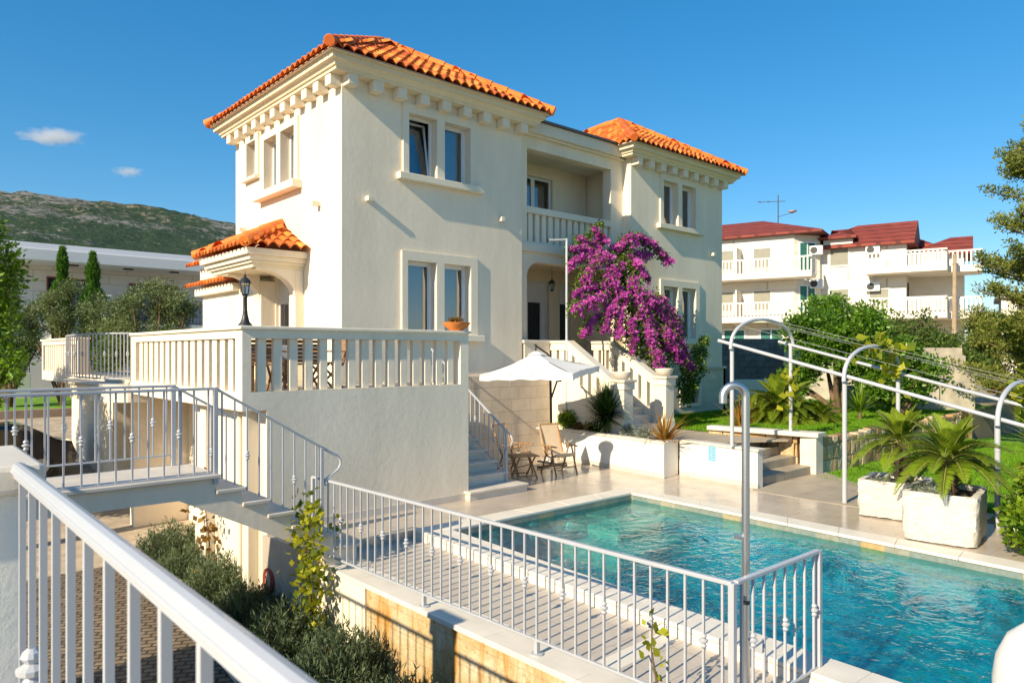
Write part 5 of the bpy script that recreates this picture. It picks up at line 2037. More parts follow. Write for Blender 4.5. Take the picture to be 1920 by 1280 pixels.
# pencil cypresses
for k, (px_, f_, zt, zb, w_, lab) in enumerate(((117, 31.0, 7.05, 2.2, .42, 'slim pencil cypress, the farther left of two before the modern house'), (174, 30.5, 6.75, 2.2, .45, 'slim pencil cypress beside the round white pillar of the modern house'))):
    r = np.random.default_rng(80 + k)
    x, y = cw((px_ - 960) / 1340 * f_, f_)
    root = thing('cypress_tree', lab, 'tree', (x, y, drive_z(y)), 'pencil cypresses')
    n = 9000
    f = r.uniform(0, 1, n)
    rad_ = w_ * np.minimum(1, (1 - f) * 2.2 + .08) * (.75 + .25 * np.sin(f * 23 + k)) * r.uniform(.6, 1.08, n)
    a = r.uniform(0, 2 * math.pi, n)
    C = np.stack([x + rad_ * np.cos(a), y + rad_ * np.sin(a), zb + (zt - zb) * f], 1)
    D = np.stack([np.cos(a) * .35, np.sin(a) * .35, np.ones(n)], 1)
    np_mesh('crown', leaf_quads(C, .22, .05, D, None, r, jitter=.2), 4, L['cypress'], root, tint=r.uniform(0, 1, n))
    MB().tube([(x, y, drive_z(y)), (x, y, zt - .6)], [.1, .03], 8).build('trunk', M['bark'], root)


# rosemary and lavender along the courtyard wall
def rosemary(label, x, y, rx, h, seed, n=9600):
    r = np.random.default_rng(seed)
    root = thing('rosemary_bush', label, 'bush', (x, y, -1.34), 'rosemary bushes in the courtyard bed')
    stems = 240
    V, T = [], []
    sm = MB()
    for i in range(stems):
        a = r.uniform(0, 2 * math.pi)
        q = r.uniform(0, 1) ** .5
        bx_, by_ = x + math.cos(a) * q * rx * .8, y + math.sin(a) * q * rx * .95
        hh = h * (1 - .45 * q * q) * r.uniform(.75, 1.12)
        tip = np.array([bx_ + math.cos(a) * q * .3 * rx + r.uniform(-.08, .08), by_ + math.sin(a) * q * .3 * rx + r.uniform(-.08, .08), -1.34 + hh])
        base_ = np.array([x + (bx_ - x) * .6, y + (by_ - y) * .6, -1.32])
        k = n // stems
        f = r.uniform(.25, 1, k)[:, None]
        C = base_ + (tip - base_) * f + r.normal(size=(k, 3)) * .025
        D = (tip - base_) / np.linalg.norm(tip - base_) + rand_dirs(k, r) * .75
        V.append(leaf_quads(C, .09, .017, D, None, r, jitter=.2)); T.append(np.clip(f[:, 0] * .7 + r.uniform(-.1, .3, k), 0, 1))
        if i % 3 == 0:
            sm.tube([tuple(base_), tuple(base_ + (tip - base_) * .85)], [.008, .003], 4)
    np_mesh('foliage', np.concatenate(V), 4, L['lavender'], root, tint=np.concatenate(T))
    sm.build('stems', M['bark'], root)


for k, (x, y, rx, h, lab) in enumerate(((4.0, 13.6, .60, .90, 'dark rosemary bush farthest along the courtyard wall, under the footbridge'), (3.98, 12.4, .58, .72, 'dark rosemary bush beside the climber with red leaves'),
                                   (3.95, 11.0, .58, .84, 'greyish rosemary bush below the coiled red hose'), (3.88, 9.7, .54, .74, 'rosemary bush just short of the yellow-green vine'),
                                   (3.86, 8.5, .52, .82, 'rosemary bush at the foot of the yellow-green vine'), (3.88, 7.2, .50, .90, 'sunlit silvery rosemary bush by the edge of the stained stone wall, nearest the lens'), (3.85, 5.95, .5, .72, 'rosemary bush lowest in view, against the stained stone wall'))):
    rosemary(lab, x, y, rx, h, 100 + k)
g = MB()
for a, b in (((3.66, 17), (3.70, 13.5)), ((3.70, 13.5), (3.30, 8.6)), ((3.30, 8.6), (3.15, 5.0))):
    A_, B_ = Vector((*a, 0)), Vector((*b, 0))
    s_ = Vector((-(B_ - A_).y, (B_ - A_).x, 0)).normalized() * .05
    g.flat([(A_ - s_)[:2], (B_ - s_)[:2], (B_ + s_)[:2], (A_ + s_)[:2]], -1.349, -1.25)
tag(g.build('bed_kerb', M['stone_pale'], None, bevel=.01), 'curved stone kerb round the rosemary bed', 'kerb')
tag(MB().flat([(3.66, 16.9), (3.70, 13.5), (3.30, 8.6), (3.15, 5.0), (4.3, 5.0), (4.24, 16.9)], -1.348, -1.31).build('bed_soil', M['soil']), kind='structure')


def climber(label, pts, spread, n, leaf, seed, L_=.09, Wd=.065, name='climbing_vine'):
    r = np.random.default_rng(seed)
    root = thing(name, label, 'climber', pts[0])
    P = np.array(pts, float)
    MB().tube([tuple(p) for p in P], [.014 - .010 * i / (len(P) - 1) for i in range(len(P))], 6).build('stem', M['bark'], root, smooth=True)
    seg = r.integers(0, len(P) - 1, n)
    f = r.uniform(0, 1, (n, 1))
    C = P[seg] * (1 - f) + P[seg + 1] * f + r.normal(size=(n, 3)) * spread
    np_mesh('leaves', leaf_quads(C, L_, Wd, None, None, r), 4, L[leaf], root, tint=r.uniform(0, 1, n))


climber('yellow-green vine climbing the wall by the foot of the footbridge steps', [(4.1, 8.35, -1.3), (4.14, 8.4, -.9), (4.1, 8.35, -.5), (4.05, 8.32, -.1), (4.05, 8.36, .35), (4.06, 8.4, .72)], (.09, .11, .10), 560, 'vine', 201, .11, .07)
climber('sparse vine shoot twined on the corner post of the pool railing', [(4.30, 8.6, -.1), (4.5, 8.75, .1), (4.62, 8.8, .2), (4.75, 8.8, .35)], (.05, .05, .05), 70, 'vine', 202, .10, .07)
climber('climber with reddish leaves on the wall among the rosemary', [(4.05, 12.0, -1.3), (4.1, 12.0, -.5), (4.0, 11.9, .1), (4.05, 11.95, .6)], (.12, .14, .16), 120, 'rust', 203, .13, .09)
climber('thin yellow-leaved shoot in front of the pool railing near its corner', [(4.48, 3.3, -.1), (4.49, 3.35, .1), (4.46, 3.38, .35), (4.5, 3.4, .6)], (.035, .05, .03), 34, 'vine', 204, .085, .06)
climber('dark ivy climbing beside the cellar door', [(5.3, 15.6, -1.3), (5.3, 15.5, -.4), (5.3, 15.6, .5)], (.05, .12, .2), 60, 'dark', 205, .16, .12)
climber('grape vine with broad leaves along the second pergola arch', [(15.12, 5.45, .0), (15.12, 5.45, 2.1), (14.9, 5.45, 2.55), (14.3, 5.4, 2.8), (14.0, 5.7, 2.75)], (.10, .12, .10), 90, 'vine', 206, .2, .19)
climber('grape vine with yellowing leaves on the first pergola post by the sago palm', [(15.12, 7.67, .96), (15.12, 7.67, 1.5), (15.1, 7.66, 2.0), (15.12, 7.66, 2.3)], (.07, .07, .1), 60, 'vine', 207, .17, .15)
climber('broad grape leaves around the third pergola arch at the frame edge', [(15.12, 3.1, .0), (15.1, 3.1, 1.2), (14.7, 3.1, 1.75), (14.0, 3.1, 2.0)], (.12, .15, .14), 90, 'vine', 208, .24, .22)


# sago palms
def sago(label, c, zt, nf, fl, lw, seed, trunk_r, z0, group=None, droop=1.0, rise=(.15, 1.35), dens=34, yellow=True):
    r = np.random.default_rng(seed)
    root = thing('sago_palm', label, 'palm', (c[0], c[1], z0), group)
    V, T = [], []
    ra = MB()
    for i in range(nf):
        a = i * 2.39996 + r.uniform(-.15, .15)
        el = rise[0] + (rise[1] - rise[0]) * (i / nf) ** .9 + r.uniform(-.1, .1)
        ln = fl * r.uniform(.82, 1.1) * (1 - .25 * (i / nf))
        d0 = np.array([math.cos(a) * math.cos(el), math.sin(a) * math.cos(el), math.sin(el)])
        m_ = 14
        pts = [np.array([c[0], c[1], zt]) + d0 * .03]
        d = d0.copy()
        for k in range(m_):
            d = d + np.array([0, 0, -.10 * droop * (1.0 - .3 * (el > 1))])
            d /= np.linalg.norm(d)
            pts.append(pts[-1] + d * ln / m_)
        pts = np.array(pts)
        ra.tube([tuple(p) for p in pts[::2]], [.012 * fl * (1 - k / 9) + .002 for k in range(len(pts[::2]))], 5)
        side = np.cross(d0, [0, 0, 1.0]); side /= np.linalg.norm(side) + 1e-9
        n = dens
        f = np.linspace(.16, .995, n)
        idx_ = f * m_
        i0 = np.minimum(idx_.astype(int), m_ - 1)
        P = pts[i0] + (pts[i0 + 1] - pts[i0]) * (idx_ - i0)[:, None]
        tg = pts[i0 + 1] - pts[i0]
        tg /= np.linalg.norm(tg, axis=1, keepdims=True)
        nrm = np.cross(side[None, :], tg)
        for sgn in (-1, 1):
            D = side * sgn * .8 + tg * .62 + nrm * .30 + r.normal(size=(n, 3)) * .05
            D /= np.linalg.norm(D, axis=1, keepdims=True)
            l = (lw * np.sin(np.pi * np.clip(f * .86 + .12, 0, 1)) + .02)[:, None]
            wv = np.cross(D, nrm); wv /= np.linalg.norm(wv, axis=1, keepdims=True) + 1e-9
            w = l * .052 + .003
            V.append(np.stack([P, P + D * l * .5 + wv * w, P + D * l + np.array([0, 0, -.03]) * l, P + D * l * .5 - wv * w], 1))
            T.append(np.clip(np.full(n, .25 + .45 * r.random()) + .25 * f + (.35 if (i / nf > .86 and yellow) else 0), 0, 1))
    np_mesh('fronds', np.concatenate(V), 4, L['sago'], root, tint=np.concatenate(T))
    ra.build('rachis', basic('frond_stalk', (.22, .22, .05), .5, .2, 5), root)
    # trunk with old leaf bases
    tk = MB()
    tk.lathe([(trunk_r * .95, 0), (trunk_r * 1.05, .1 * (zt - z0)), (trunk_r, .6 * (zt - z0)), (trunk_r * .8, zt - z0 + .02), (trunk_r * .3, zt - z0 + .06)], (c[0], c[1], z0), 16)
    for k in range(int(90 * trunk_r / .12)):
        a = k * 2.39996
        z = z0 + (zt - z0) * (k + .5) / (90 * trunk_r / .12)
        x, y = c[0] + math.cos(a) * trunk_r, c[1] + math.sin(a) * trunk_r
        tk.tube([(x - math.cos(a) * .02, y - math.sin(a) * .02, z - .015), (x + math.cos(a) * .028, y + math.sin(a) * .028, z + .025)], [.024, .008], 5)
    tk.build('trunk', M['bark'], root)


sago('sago palm in the nearer stone trough', (11.50, 3.46), 1.08, 42, .92, .165, 301, .105, .60, 'sago palms in the stone troughs', rise=(.0, 1.35), dens=54)
sago('sago palm in the farther stone trough, leaning behind the other palm', (12.38, 4.42), 1.14, 32, .84, .16, 302, .09, .50, 'sago palms in the stone troughs', rise=(.1, 1.4), dens=50)
for k, (dx, dy, zz, zr, rg_) in enumerate(((0, 0, .95, 44, (.05, 1.45)), (.8, -.15, .85, 26, (-.05, 1.2)), (-.55, .45, .85, 22, (.0, 1.3)))):
    if k == 0:
        sago('great clump of sago palm spreading over the upper lawn', (18.6, 9.75), 1.05, 64, 1.45, .26, 303, .2, .70, None, rise=(-.05, 1.3), dens=54, droop=1.0)
    else:
        sago(('lower sago palm offshoot sprawling toward the rubble wall' if k == 1 else 'sago palm offshoot behind the great clump'), (18.6 + dx, 9.75 + dy - (.6 if k == 1 else 0)), zz - .05, zr, 1.05, .22, 303 + k, .14, .70, None, rise=rg_, dens=38)


def blades(name, label, cat, c, n, ln, w, leaf, seed, spread=(.2, 1.4), droop=.5, trunk=0.0, tr=.05, segs=5, base_r=.05, group=None):
    r = np.random.default_rng(seed)
    root = thing(name, label, cat, c, group)
    V, T = [], []
    for i in range(n):
        a = r.uniform(0, 2 * math.pi)
        el = r.uniform(*spread)
        l = ln * r.uniform(.65, 1.12)
        d = np.array([math.cos(a) * math.cos(el), math.sin(a) * math.cos(el), math.sin(el)])
        sd_ = np.array([-math.sin(a), math.cos(a), 0])
        p = np.array([c[0] + math.cos(a) * base_r * r.random(), c[1] + math.sin(a) * base_r * r.random(), c[2] + trunk * r.uniform(.55, 1.0) if trunk else c[2]])
        tn = r.uniform(0, 1)
        for k in range(segs):
            f0, f1 = k / segs, (k + 1) / segs
            d2 = d + np.array([0, 0, -droop / segs])
            d2 /= np.linalg.norm(d2)
            q = p + d2 * l / segs
            w0 = w * (.55 + .45 * math.sin(math.pi * min(1, f0 + .25))) * (1 - f0) ** .6
            w1 = w * (.55 + .45 * math.sin(math.pi * min(1, f1 + .25))) * (1 - f1) ** .6 + .0005
            V.append([p - sd_ * w0, p + sd_ * w0, q + sd_ * w1, q - sd_ * w1]); T.append(min(1, tn * .8 + .2 * f0))
            p, d = q, d2
    np_mesh('leaves', np.array(V), 4, L[leaf], root, tint=T)
    if trunk:
        MB().tube([(c[0], c[1], c[2]), (c[0], c[1], c[2] + trunk)], [tr, tr * .8], 10).build('trunk', M['bark'], root, smooth=True)
    return root


blades('yucca_plant', 'dark spiky yucca in the planter below the stair newel', 'yucca', (12.80, 11.0, .68), 420, .80, .036, 'yucca', 401, (-.35, 1.5), .10, .62, .06)
blades('yucca_plant', 'small upright yucca in the planter beside the big yucca', 'yucca', (12.86, 11.35, .68), 34, .62, .024, 'yucca', 402, (.6, 1.45), .25)
blades('flax_plant', 'bronze flax with arching yellow-red blades at the planter corner', 'plant', (12.75, 9.32, .68), 70, .95, .028, 'phormium', 403, (.25, 1.45), .75)
blades('flax_plant', 'bronze flax standing in the lawn behind the shower', 'plant', (16.1, 9.45, .72), 44, 1.0, .032, 'phormium', 404, (.55, 1.5), .55)
blades('yucca_plant', 'slim green dracaena on a pale stem behind the sago palm', 'yucca', (20.9, 8.55, .72), 60, .95, .028, 'shrub', 405, (.5, 1.5), .4, .35, .05)
blades('aloe_plant', 'pale spiky aloe at the planter end near the stone wall', 'plant', (12.84, 12.78, .68), 26, .36, .02, 'shrub', 406, (.3, 1.45), .2)
blades('palm_fronds', 'yellow-green fan palm fronds reaching in from the right-hand frame edge', 'palm', (*cw(6.95, 8.9), 1.25), 70, 1.0, .03, 'palm_y', 407, (-.4, 1.0), .5, 0, base_r=.12)
r5 = np.random.default_rng(55)
for k, (x, y, z, rr, lf, n_, ll, ww, lab) in enumerate(((12.86, 12.25, .98, .27, 'shrub', 1500, .075, .04, 'bright round green shrub in the planter behind the parasol pole'),
                                          (12.82, 11.9, .78, .16, 'rust', 500, .06, .05, 'low rust-red succulent in the planter beside the green shrub'),
                                          (12.90, 11.62, .80, .17, 'rust', 500, .06, .05, 'rust-red succulent in the planter next to the small yucca'),
                                          (12.76, 10.3, .80, .22, 'grey', 900, .06, .016, 'silver-grey cushion plant in the planter below the yucca'),
                                          (12.68, 9.85, .80, .22, 'grey', 900, .06, .016, 'silver-grey cushion plant in the planter next to the flax'))):
    root = thing('planter_shrub', lab, 'plant', (x, y, .68))
    V, T = crown([(x, y, z, rr, rr, rr * .85)] + clump_blobs((x, y, z), (rr * .7,) * 3, 6, rr * .4, r5), n_, ll, ww, r5)
    np_mesh('leaves', V, 4, L[lf], root, tint=T)
    MB().tube([(x, y, .66), (x, y, z)], .015, 6).build('stem', M['bark'], root)
for k, (x, y, z, rr, lab) in enumerate(((11.12, 3.55, .66, .20, 'silvery ground cover spilling in the nearer trough'), (11.22, 3.72, .68, .14, 'second tuft of silvery ground cover in the nearer trough'), (12.1, 4.55, .56, .22, 'silvery ground cover in the farther trough'))):
    root = thing('silver_plant', lab, 'plant', (x, y, z - .08))
    V, T = crown([(x, y, z, rr, rr, .05)] + clump_blobs((x, y, z), (rr * .9, rr * .9, .03), 6, .06, r5), 900, .05, .014, r5)
    np_mesh('leaves', V, 4, L['grey'], root, tint=T)
    MB().tube([(x, y, z - .1), (x, y, z)], .006, 5).build('stem', M['bark'], root)
# dry succulents in the terracotta bowl
root = [o for o in bpy.data.objects if o.name == 'terracotta_bowl'][0]
V, T = crown([(7.78, 10.22, 3.20, .15, .15, .035)], 260, .05, .035, r5)
np_mesh('succulents', V, 4, L['rust'], root, tint=T)
V, T = [], []
for i in range(9):
    a = r5.uniform(0, 6.28)
    p0 = Vector((7.80 + .1 * math.cos(a), 10.22 + .1 * math.sin(a), 3.19)); p1 = p0 + Vector((.09 * math.cos(a), .09 * math.sin(a), r5.uniform(.08, .2)))
    for k in range(14):
        V.append([tuple(p0.lerp(p1, k / 14)), tuple(p0.lerp(p1, k / 14) + Vector((.008, .004, .006))), tuple(p0.lerp(p1, (k + 1.5) / 14)), tuple(p0.lerp(p1, k / 14) + Vector((-.008, -.004, .006)))]); T.append(r5.random())
np_mesh('flower_stalks', np.array(V), 4, L['dry'], root, tint=T)

# hedge shrub by the troughs
cc = (11.55, 2.28)
rng2 = np.random.default_rng(77)
bl = clump_blobs((cc[0] + .15, cc[1], .42), (.8, .42, .5), 30, .26, rng2)
tree('glossy bright green hedge shrub at the pool edge beside the nearer trough', 'shrub', (*cc, -.05), bl, 15000, .09, .05, 'shrub', 78, .04, 'hedge_shrub')
cc = (12.9, 2.2)
tree('leafy hedge shrub behind the nearer trough at the frame edge', 'shrub', (*cc, -.05), clump_blobs((*cc, .55), (.9, .5, .5), 24, .3, rng2), 12000, .09, .05, 'shrub', 79, .04, 'hedge_shrub')


# ---------------------------------------------------------------- bougainvillea
bg_ = thing('bougainvillea', 'big magenta bougainvillea cascading over the porch and the garden stairs', 'climber', (15.75, 12.5, .7))
def on_plane(px, py, Yp):
    """where a bearing (given as a point of the 1920 x 1280 survey sketch) meets the facade-parallel plane y = Yp"""
    r = (px - 960) / 1340
    u = (659 - py) / 1340
    dx, dy = r * SA + CA, -r * CA + SA
    k = Yp / dy
    return np.array([dx * k, Yp, EYE + u * k])


sprays = [  # plane, half width in m, polyline
    (12.35, .16, [(1160, 470), (1175, 447), (1200, 445), (1225, 458), (1243, 478), (1256, 492)]),
    (12.45, .15, [(1150, 465), (1180, 475), (1205, 476), (1222, 478)]),
    (12.5, .17, [(1130, 455), (1122, 440), (1113, 428)]),
    (12.5, .16, [(1128, 470), (1105, 455), (1085, 447)]),
    (12.4, .16, [(1120, 478), (1095, 465), (1068, 468)]),
    (12.3, .13, [(1115, 485), (1090, 482), (1068, 493)]),
    (12.1, .22, [(1140, 480), (1122, 487), (1107, 507), (1090, 530)]),
    (11.95, .22, [(1165, 500), (1145, 510), (1133, 535), (1122, 562)]),
    (12.0, .12, [(1120, 535), (1098, 542), (1078, 550)]),
    (11.9, .18, [(1140, 555), (1110, 562), (1085, 572), (1074, 582)]),
    (12.0, .12, [(1125, 590), (1108, 605), (1095, 622), (1090, 632)]),
    (11.8, .16, [(1150, 570), (1140, 590), (1135, 612), (1130, 622)]),
    (11.7, .16, [(1165, 580), (1162, 600), (1160, 622), (1157, 634)]),
    (11.9, .16, [(1190, 490), (1205, 510), (1217, 525)]),
    (12.1, .18, [(1180, 480), (1190, 500), (1188, 512)]),
    (11.7, .20, [(1190, 520), (1180, 545), (1172, 570)]),
    (11.6, .24, [(1195, 540), (1200, 575), (1212, 600), (1228, 630)]),
    (11.5, .24, [(1215, 555), (1235, 575), (1255, 605), (1268, 632)]),
    (11.5, .24, [(1235, 560), (1258, 590), (1272, 615), (1278, 638)]),
    (11.5, .20, [(1185, 600), (1190, 630), (1185, 658)]),
    (11.35, .22, [(1215, 620), (1225, 655), (1238, 685)]),
    (11.3, .22, [(1250, 620), (1265, 655), (1280, 675), (1300, 690)]),
    (11.2, .20, [(1230, 660), (1240, 680), (1238, 698)]),
    (11.6, .20, [(1200, 560), (1215, 590), (1235, 625), (1248, 655)]),
    (11.8, .18, [(1150, 530), (1165, 550), (1150, 570)]),
    (11.4, .20, [(1270, 640), (1282, 660), (1296, 684)]),
]
r = np.random.default_rng(9)
VF, TF, VL, TL = [], [], [], []
stems = MB()
heart = on_plane(1185, 560, 12.3)
for (Yp, hw, poly) in sprays:
    P = np.array([on_plane(x, y, Yp) for x, y in poly])
    seglen = np.linalg.norm(np.diff(P, axis=0), axis=1).sum()
    n = int(640 * seglen * hw / .18)
    cum = np.concatenate([[0], np.cumsum(np.linalg.norm(np.diff(P, axis=0), axis=1))]) / seglen
    f = r.uniform(0, 1, n)
    base_ = np.stack([np.interp(f, cum, P[:, k]) for k in range(3)], 1)
    w = hw * (1.0 - .5 * f ** 2)[:, None] * np.minimum(np.abs(r.normal(0, .45, (n, 1))), 1.0)
    C = base_ + rand_dirs(n, r) * w * np.array([1, .8, .9])
    # side twigs, drooping, break up the outline
    for q_ in range(int(2 + seglen * 3)):
        f0 = r.uniform(.0, .95)
        p0 = np.array([np.interp(f0, cum, P[:, k]) for k in range(3)])
        dv = np.array([r.normal(0, .6), r.normal(-.2, .5), r.uniform(-1.3, .2)])
        dv /= np.linalg.norm(dv)
        ln_t = r.uniform(.10, .24)
        m2 = int(ln_t * 130)
        g2 = r.uniform(.2, 1, (m2, 1))
        C = np.concatenate([C, p0 + dv * ln_t * g2 + np.array([0, 0, -.10]) * g2 ** 2 + r.normal(size=(m2, 3)) * .028])
    n = len(C)
    # each bloom: three papery bracts
    ax_ = rand_dirs(n, r) * .6 + np.array([-.35, -.55, .25])
    ax_ /= np.linalg.norm(ax_, axis=1, keepdims=True)
    u_ = np.cross(ax_, rand_dirs(n, r)); u_ /= np.linalg.norm(u_, axis=1, keepdims=True)
    v_ = np.cross(ax_, u_)
    tn = np.clip(r.normal(.55, .27, n) + r.uniform(-.3, .3), 0, 1)
    for k in range(3):
        a = k * 2.094
        D = u_ * math.cos(a) + v_ * math.sin(a) + ax_ * .45
        D /= np.linalg.norm(D, axis=1, keepdims=True)
        S_ = np.cross(D, ax_); S_ /= np.linalg.norm(S_, axis=1, keepdims=True) + 1e-9
        s_ = .052 * r.uniform(.7, 1.25, (n, 1))
        VF.append(np.stack([C, C + D * s_ * .55 + S_ * s_ * .42, C + D * s_, C + D * s_ * .55 - S_ * s_ * .42], 1)); TF.append(tn)
    m_ = int(n * .85)
    f = r.uniform(0, 1, m_)
    base_ = np.stack([np.interp(f, cum, P[:, k]) for k in range(3)], 1)
    CL = base_ + rand_dirs(m_, r) * hw * r.uniform(.2, 1.25, (m_, 1)) + np.array([.03, .08, 0])
    VL.append(leaf_quads(CL, .075, .05, None, None, r)); TL.append(r.uniform(0, 1, m_))
    q = [heart + (P[0] - heart) * .0, heart + (P[0] - heart) * .6 + np.array([0, 0, .1])] + [p + np.array([0, .05, 0]) for p in P]
    stems.tube([tuple(v) for v in q], [.02, .015] + [.010 - .006 * i / len(P) for i in range(len(P))], 5)
# green heart of the plant and the leafy skirt by the trunk
for (px_, py_, Yp, rr, n) in ((1165, 500, 12.35, .38, 700), (1175, 540, 12.3, .42, 900), (1195, 580, 12.2, .40, 800), (1170, 470, 12.5, .3, 420), (1225, 600, 12.0, .45, 800), (1180, 620, 12.1, .35, 520), (1250, 650, 11.9, .45, 800),
                              (1300, 690, 11.7, .42, 900), (1312, 665, 11.8, .30, 520), (1320, 640, 12.0, .2, 240), (1290, 720, 11.7, .34, 600), (1285, 745, 11.8, .25, 260), (1205, 650, 11.9, .4, 600), (1100, 445, 12.75, .12, 60), (1125, 420, 12.9, .1, 60), (1240, 690, 11.6, .35, 420)):
    c = on_plane(px_, py_, Yp)
    C = c + rand_dirs(n, r) * rr * r.uniform(.1, 1, (n, 1)) ** .5
    VL.append(leaf_quads(C, .095, .05, None, None, r)); TL.append(r.uniform(0, 1, n))
np_mesh('flowers', np.concatenate(VF), 4, L['magenta'], bg_, tint=np.concatenate(TF))
np_mesh('leaves', np.concatenate(VL), 4, L['boug'], bg_, tint=np.concatenate(TL))
stems.tube([(15.75, 12.2, .7), (15.6, 12.2, 1.6), (15.3, 12.25, 2.6), tuple(heart)], [.06, .05, .04, .03], 8)
stems.build('stems', M['bark'], bg_, smooth=True)


# ---------------------------------------------------------------- grass
def grass(name, poly, n, z, h, seed):
    r = np.random.default_rng(seed)
    P = np.array(poly, float)
    lo, hi = P.min(0), P.max(0)
    pts = r.uniform(lo, hi, (n * 3, 2))
    ins = np.zeros(len(pts), bool)
    j = len(P) - 1
    for i in range(len(P)):
        c = ((P[i, 1] > pts[:, 1]) != (P[j, 1] > pts[:, 1])) & (pts[:, 0] < (P[j, 0] - P[i, 0]) * (pts[:, 1] - P[i, 1]) / (P[j, 1] - P[i, 1] + 1e-12) + P[i, 0])
        ins ^= c
        j = i
    pts = pts[ins][:n]
    m_ = len(pts)
    C = np.column_stack([pts, np.full(m_, z)])
    a = r.uniform(0, 2 * math.pi, m_)
    S_ = np.stack([np.cos(a), np.sin(a), np.zeros(m_)], 1)
    hh = (h * r.uniform(.5, 1.3, m_))[:, None]
    lean = np.column_stack([r.normal(size=(m_, 2)) * .35, np.ones(m_)])
    V = np.stack([C - S_ * .006, C + S_ * .006, C + lean * hh], 1)
    o = np_mesh(name, V, 3, L['grass'], None, tint=r.uniform(0, 1, m_))
    tag(o, kind='stuff')


grass('grass', [(15.6, 9.4), (15.55, 7.5), (26, 7.6), (26, 11), (22, 13), (15.0, 12.9), (15.0, 9.7)], 90000, .71, .06, 501)
grass('grass', [(14.95, 7.05), (13.8, 5.0), (13.2, 3.2), (16, 1.5), (24, 3), (25, 7.0)], 60000, -.03, .06, 502)
g = MB()
g.quad((12.95, 3.4, .008), (13.6, 3.4, .008), (14.3, 5.6, .008), (13.9, 5.7, .008))

# ================================================================ mountain
def hill_mesh():
    nb, nr = 220, 60
    b0, b1 = rad(-60), rad(30)
    rng = np.random.default_rng(3)

    def ridge(b):
        # silhouette height over the eye line as a slope, by bearing
        pts = [(-60, .15), (-45, .178), (-38, .186), (-33, .189), (-29.5, .187), (-26, .181), (-21, .172), (-17, .158), (-10, .12), (0, .06), (10, .02), (30, 0.0)]
        return np.interp(np.degrees(b), [p[0] for p in pts], [p[1] for p in pts])
    from mathutils import noise as mn
    V = np.zeros((nb + 1, nr + 1, 3), np.float32)
    for i in range(nb + 1):
        b = b0 + (b1 - b0) * i / nb
        rg_ = ridge(b)
        for j in range(nr + 1):
            f = j / nr
            r = 260 + 1340 * f
            h = rg_ * 1450
            prof = max(0, min(1, (r - 300) / 1150)) ** 1.25
            if r > 1450: prof = 1 - (r - 1450) / 600
            x, y = cw(r * math.sin(b), r * math.cos(b))
            q = Vector((x, y, 0))
            nz = mn.fractal(q / 120, 1.0, 2.0, 6) * 7 * min(1, f * 2.2) + mn.fractal(q / 22, 1.0, 2.0, 4) * 3.2 * min(1, f * 3)
            z = h * prof + nz * (.4 + min(1, h / 200))
            V[i, j] = (x, y, z - 3)
    return V, nb, nr


V, nb, nr = hill_mesh()
me = bpy.data.meshes.new('mountain')
idx = np.arange((nb + 1) * (nr + 1)).reshape(nb + 1, nr + 1)
F = np.stack([idx[:-1, :-1], idx[1:, :-1], idx[1:, 1:], idx[:-1, 1:]], -1).reshape(-1, 4)
me.from_pydata(V.reshape(-1, 3).tolist(), [], F.tolist())
m, nt, out = new_mat('hazy_scrub_mountain')
t = NT(nt)
p = t.pos()
p = t.mapped(p, (1, 1, .4))
n1 = t.noise(p, .006, 6, .6)
n2 = t.noise(p, .075, 8, .82)
n3 = t.noise(p, .22, 4, .7)
s = t.n('ShaderNodeSeparateXYZ'); t.l(t.pos(), s.inputs[0])
hh = t.math('DIVIDE', s.outputs[2], 340.0)
f = t.math('ADD', t.math('ADD', t.math('MULTIPLY', n1, .45), t.math('MULTIPLY', n2, .95)), t.math('MULTIPLY', hh, .22))
green = t.ramp(n3, [(.3, (.018, .045, .032)), (.7, (.075, .115, .06))])  # bluish darks: distance haze is put into the scrub colour
tan = t.ramp(n2, [(.3, (.20, .15, .08)), (.7, (.36, .30, .22))])
rock = t.ramp(n3, [(.3, (.16, .15, .14)), (.7, (.42, .39, .36))])
rt = t.mix(t.ramp(n1, [(.45, (0, 0, 0)), (.55, (1, 1, 1))]), tan, rock)
c = t.mix(t.ramp(f, [(.85, (0, 0, 0)), (.885, (1, 1, 1))]), green, rt)
t.bsdf(out, c, .95, 0, t.bump(t.math('ADD', n3, n2), 1.0, 5.0), .1)
o = mesh_obj('mountain', me, m, None, True)
tag(o, kind='structure')

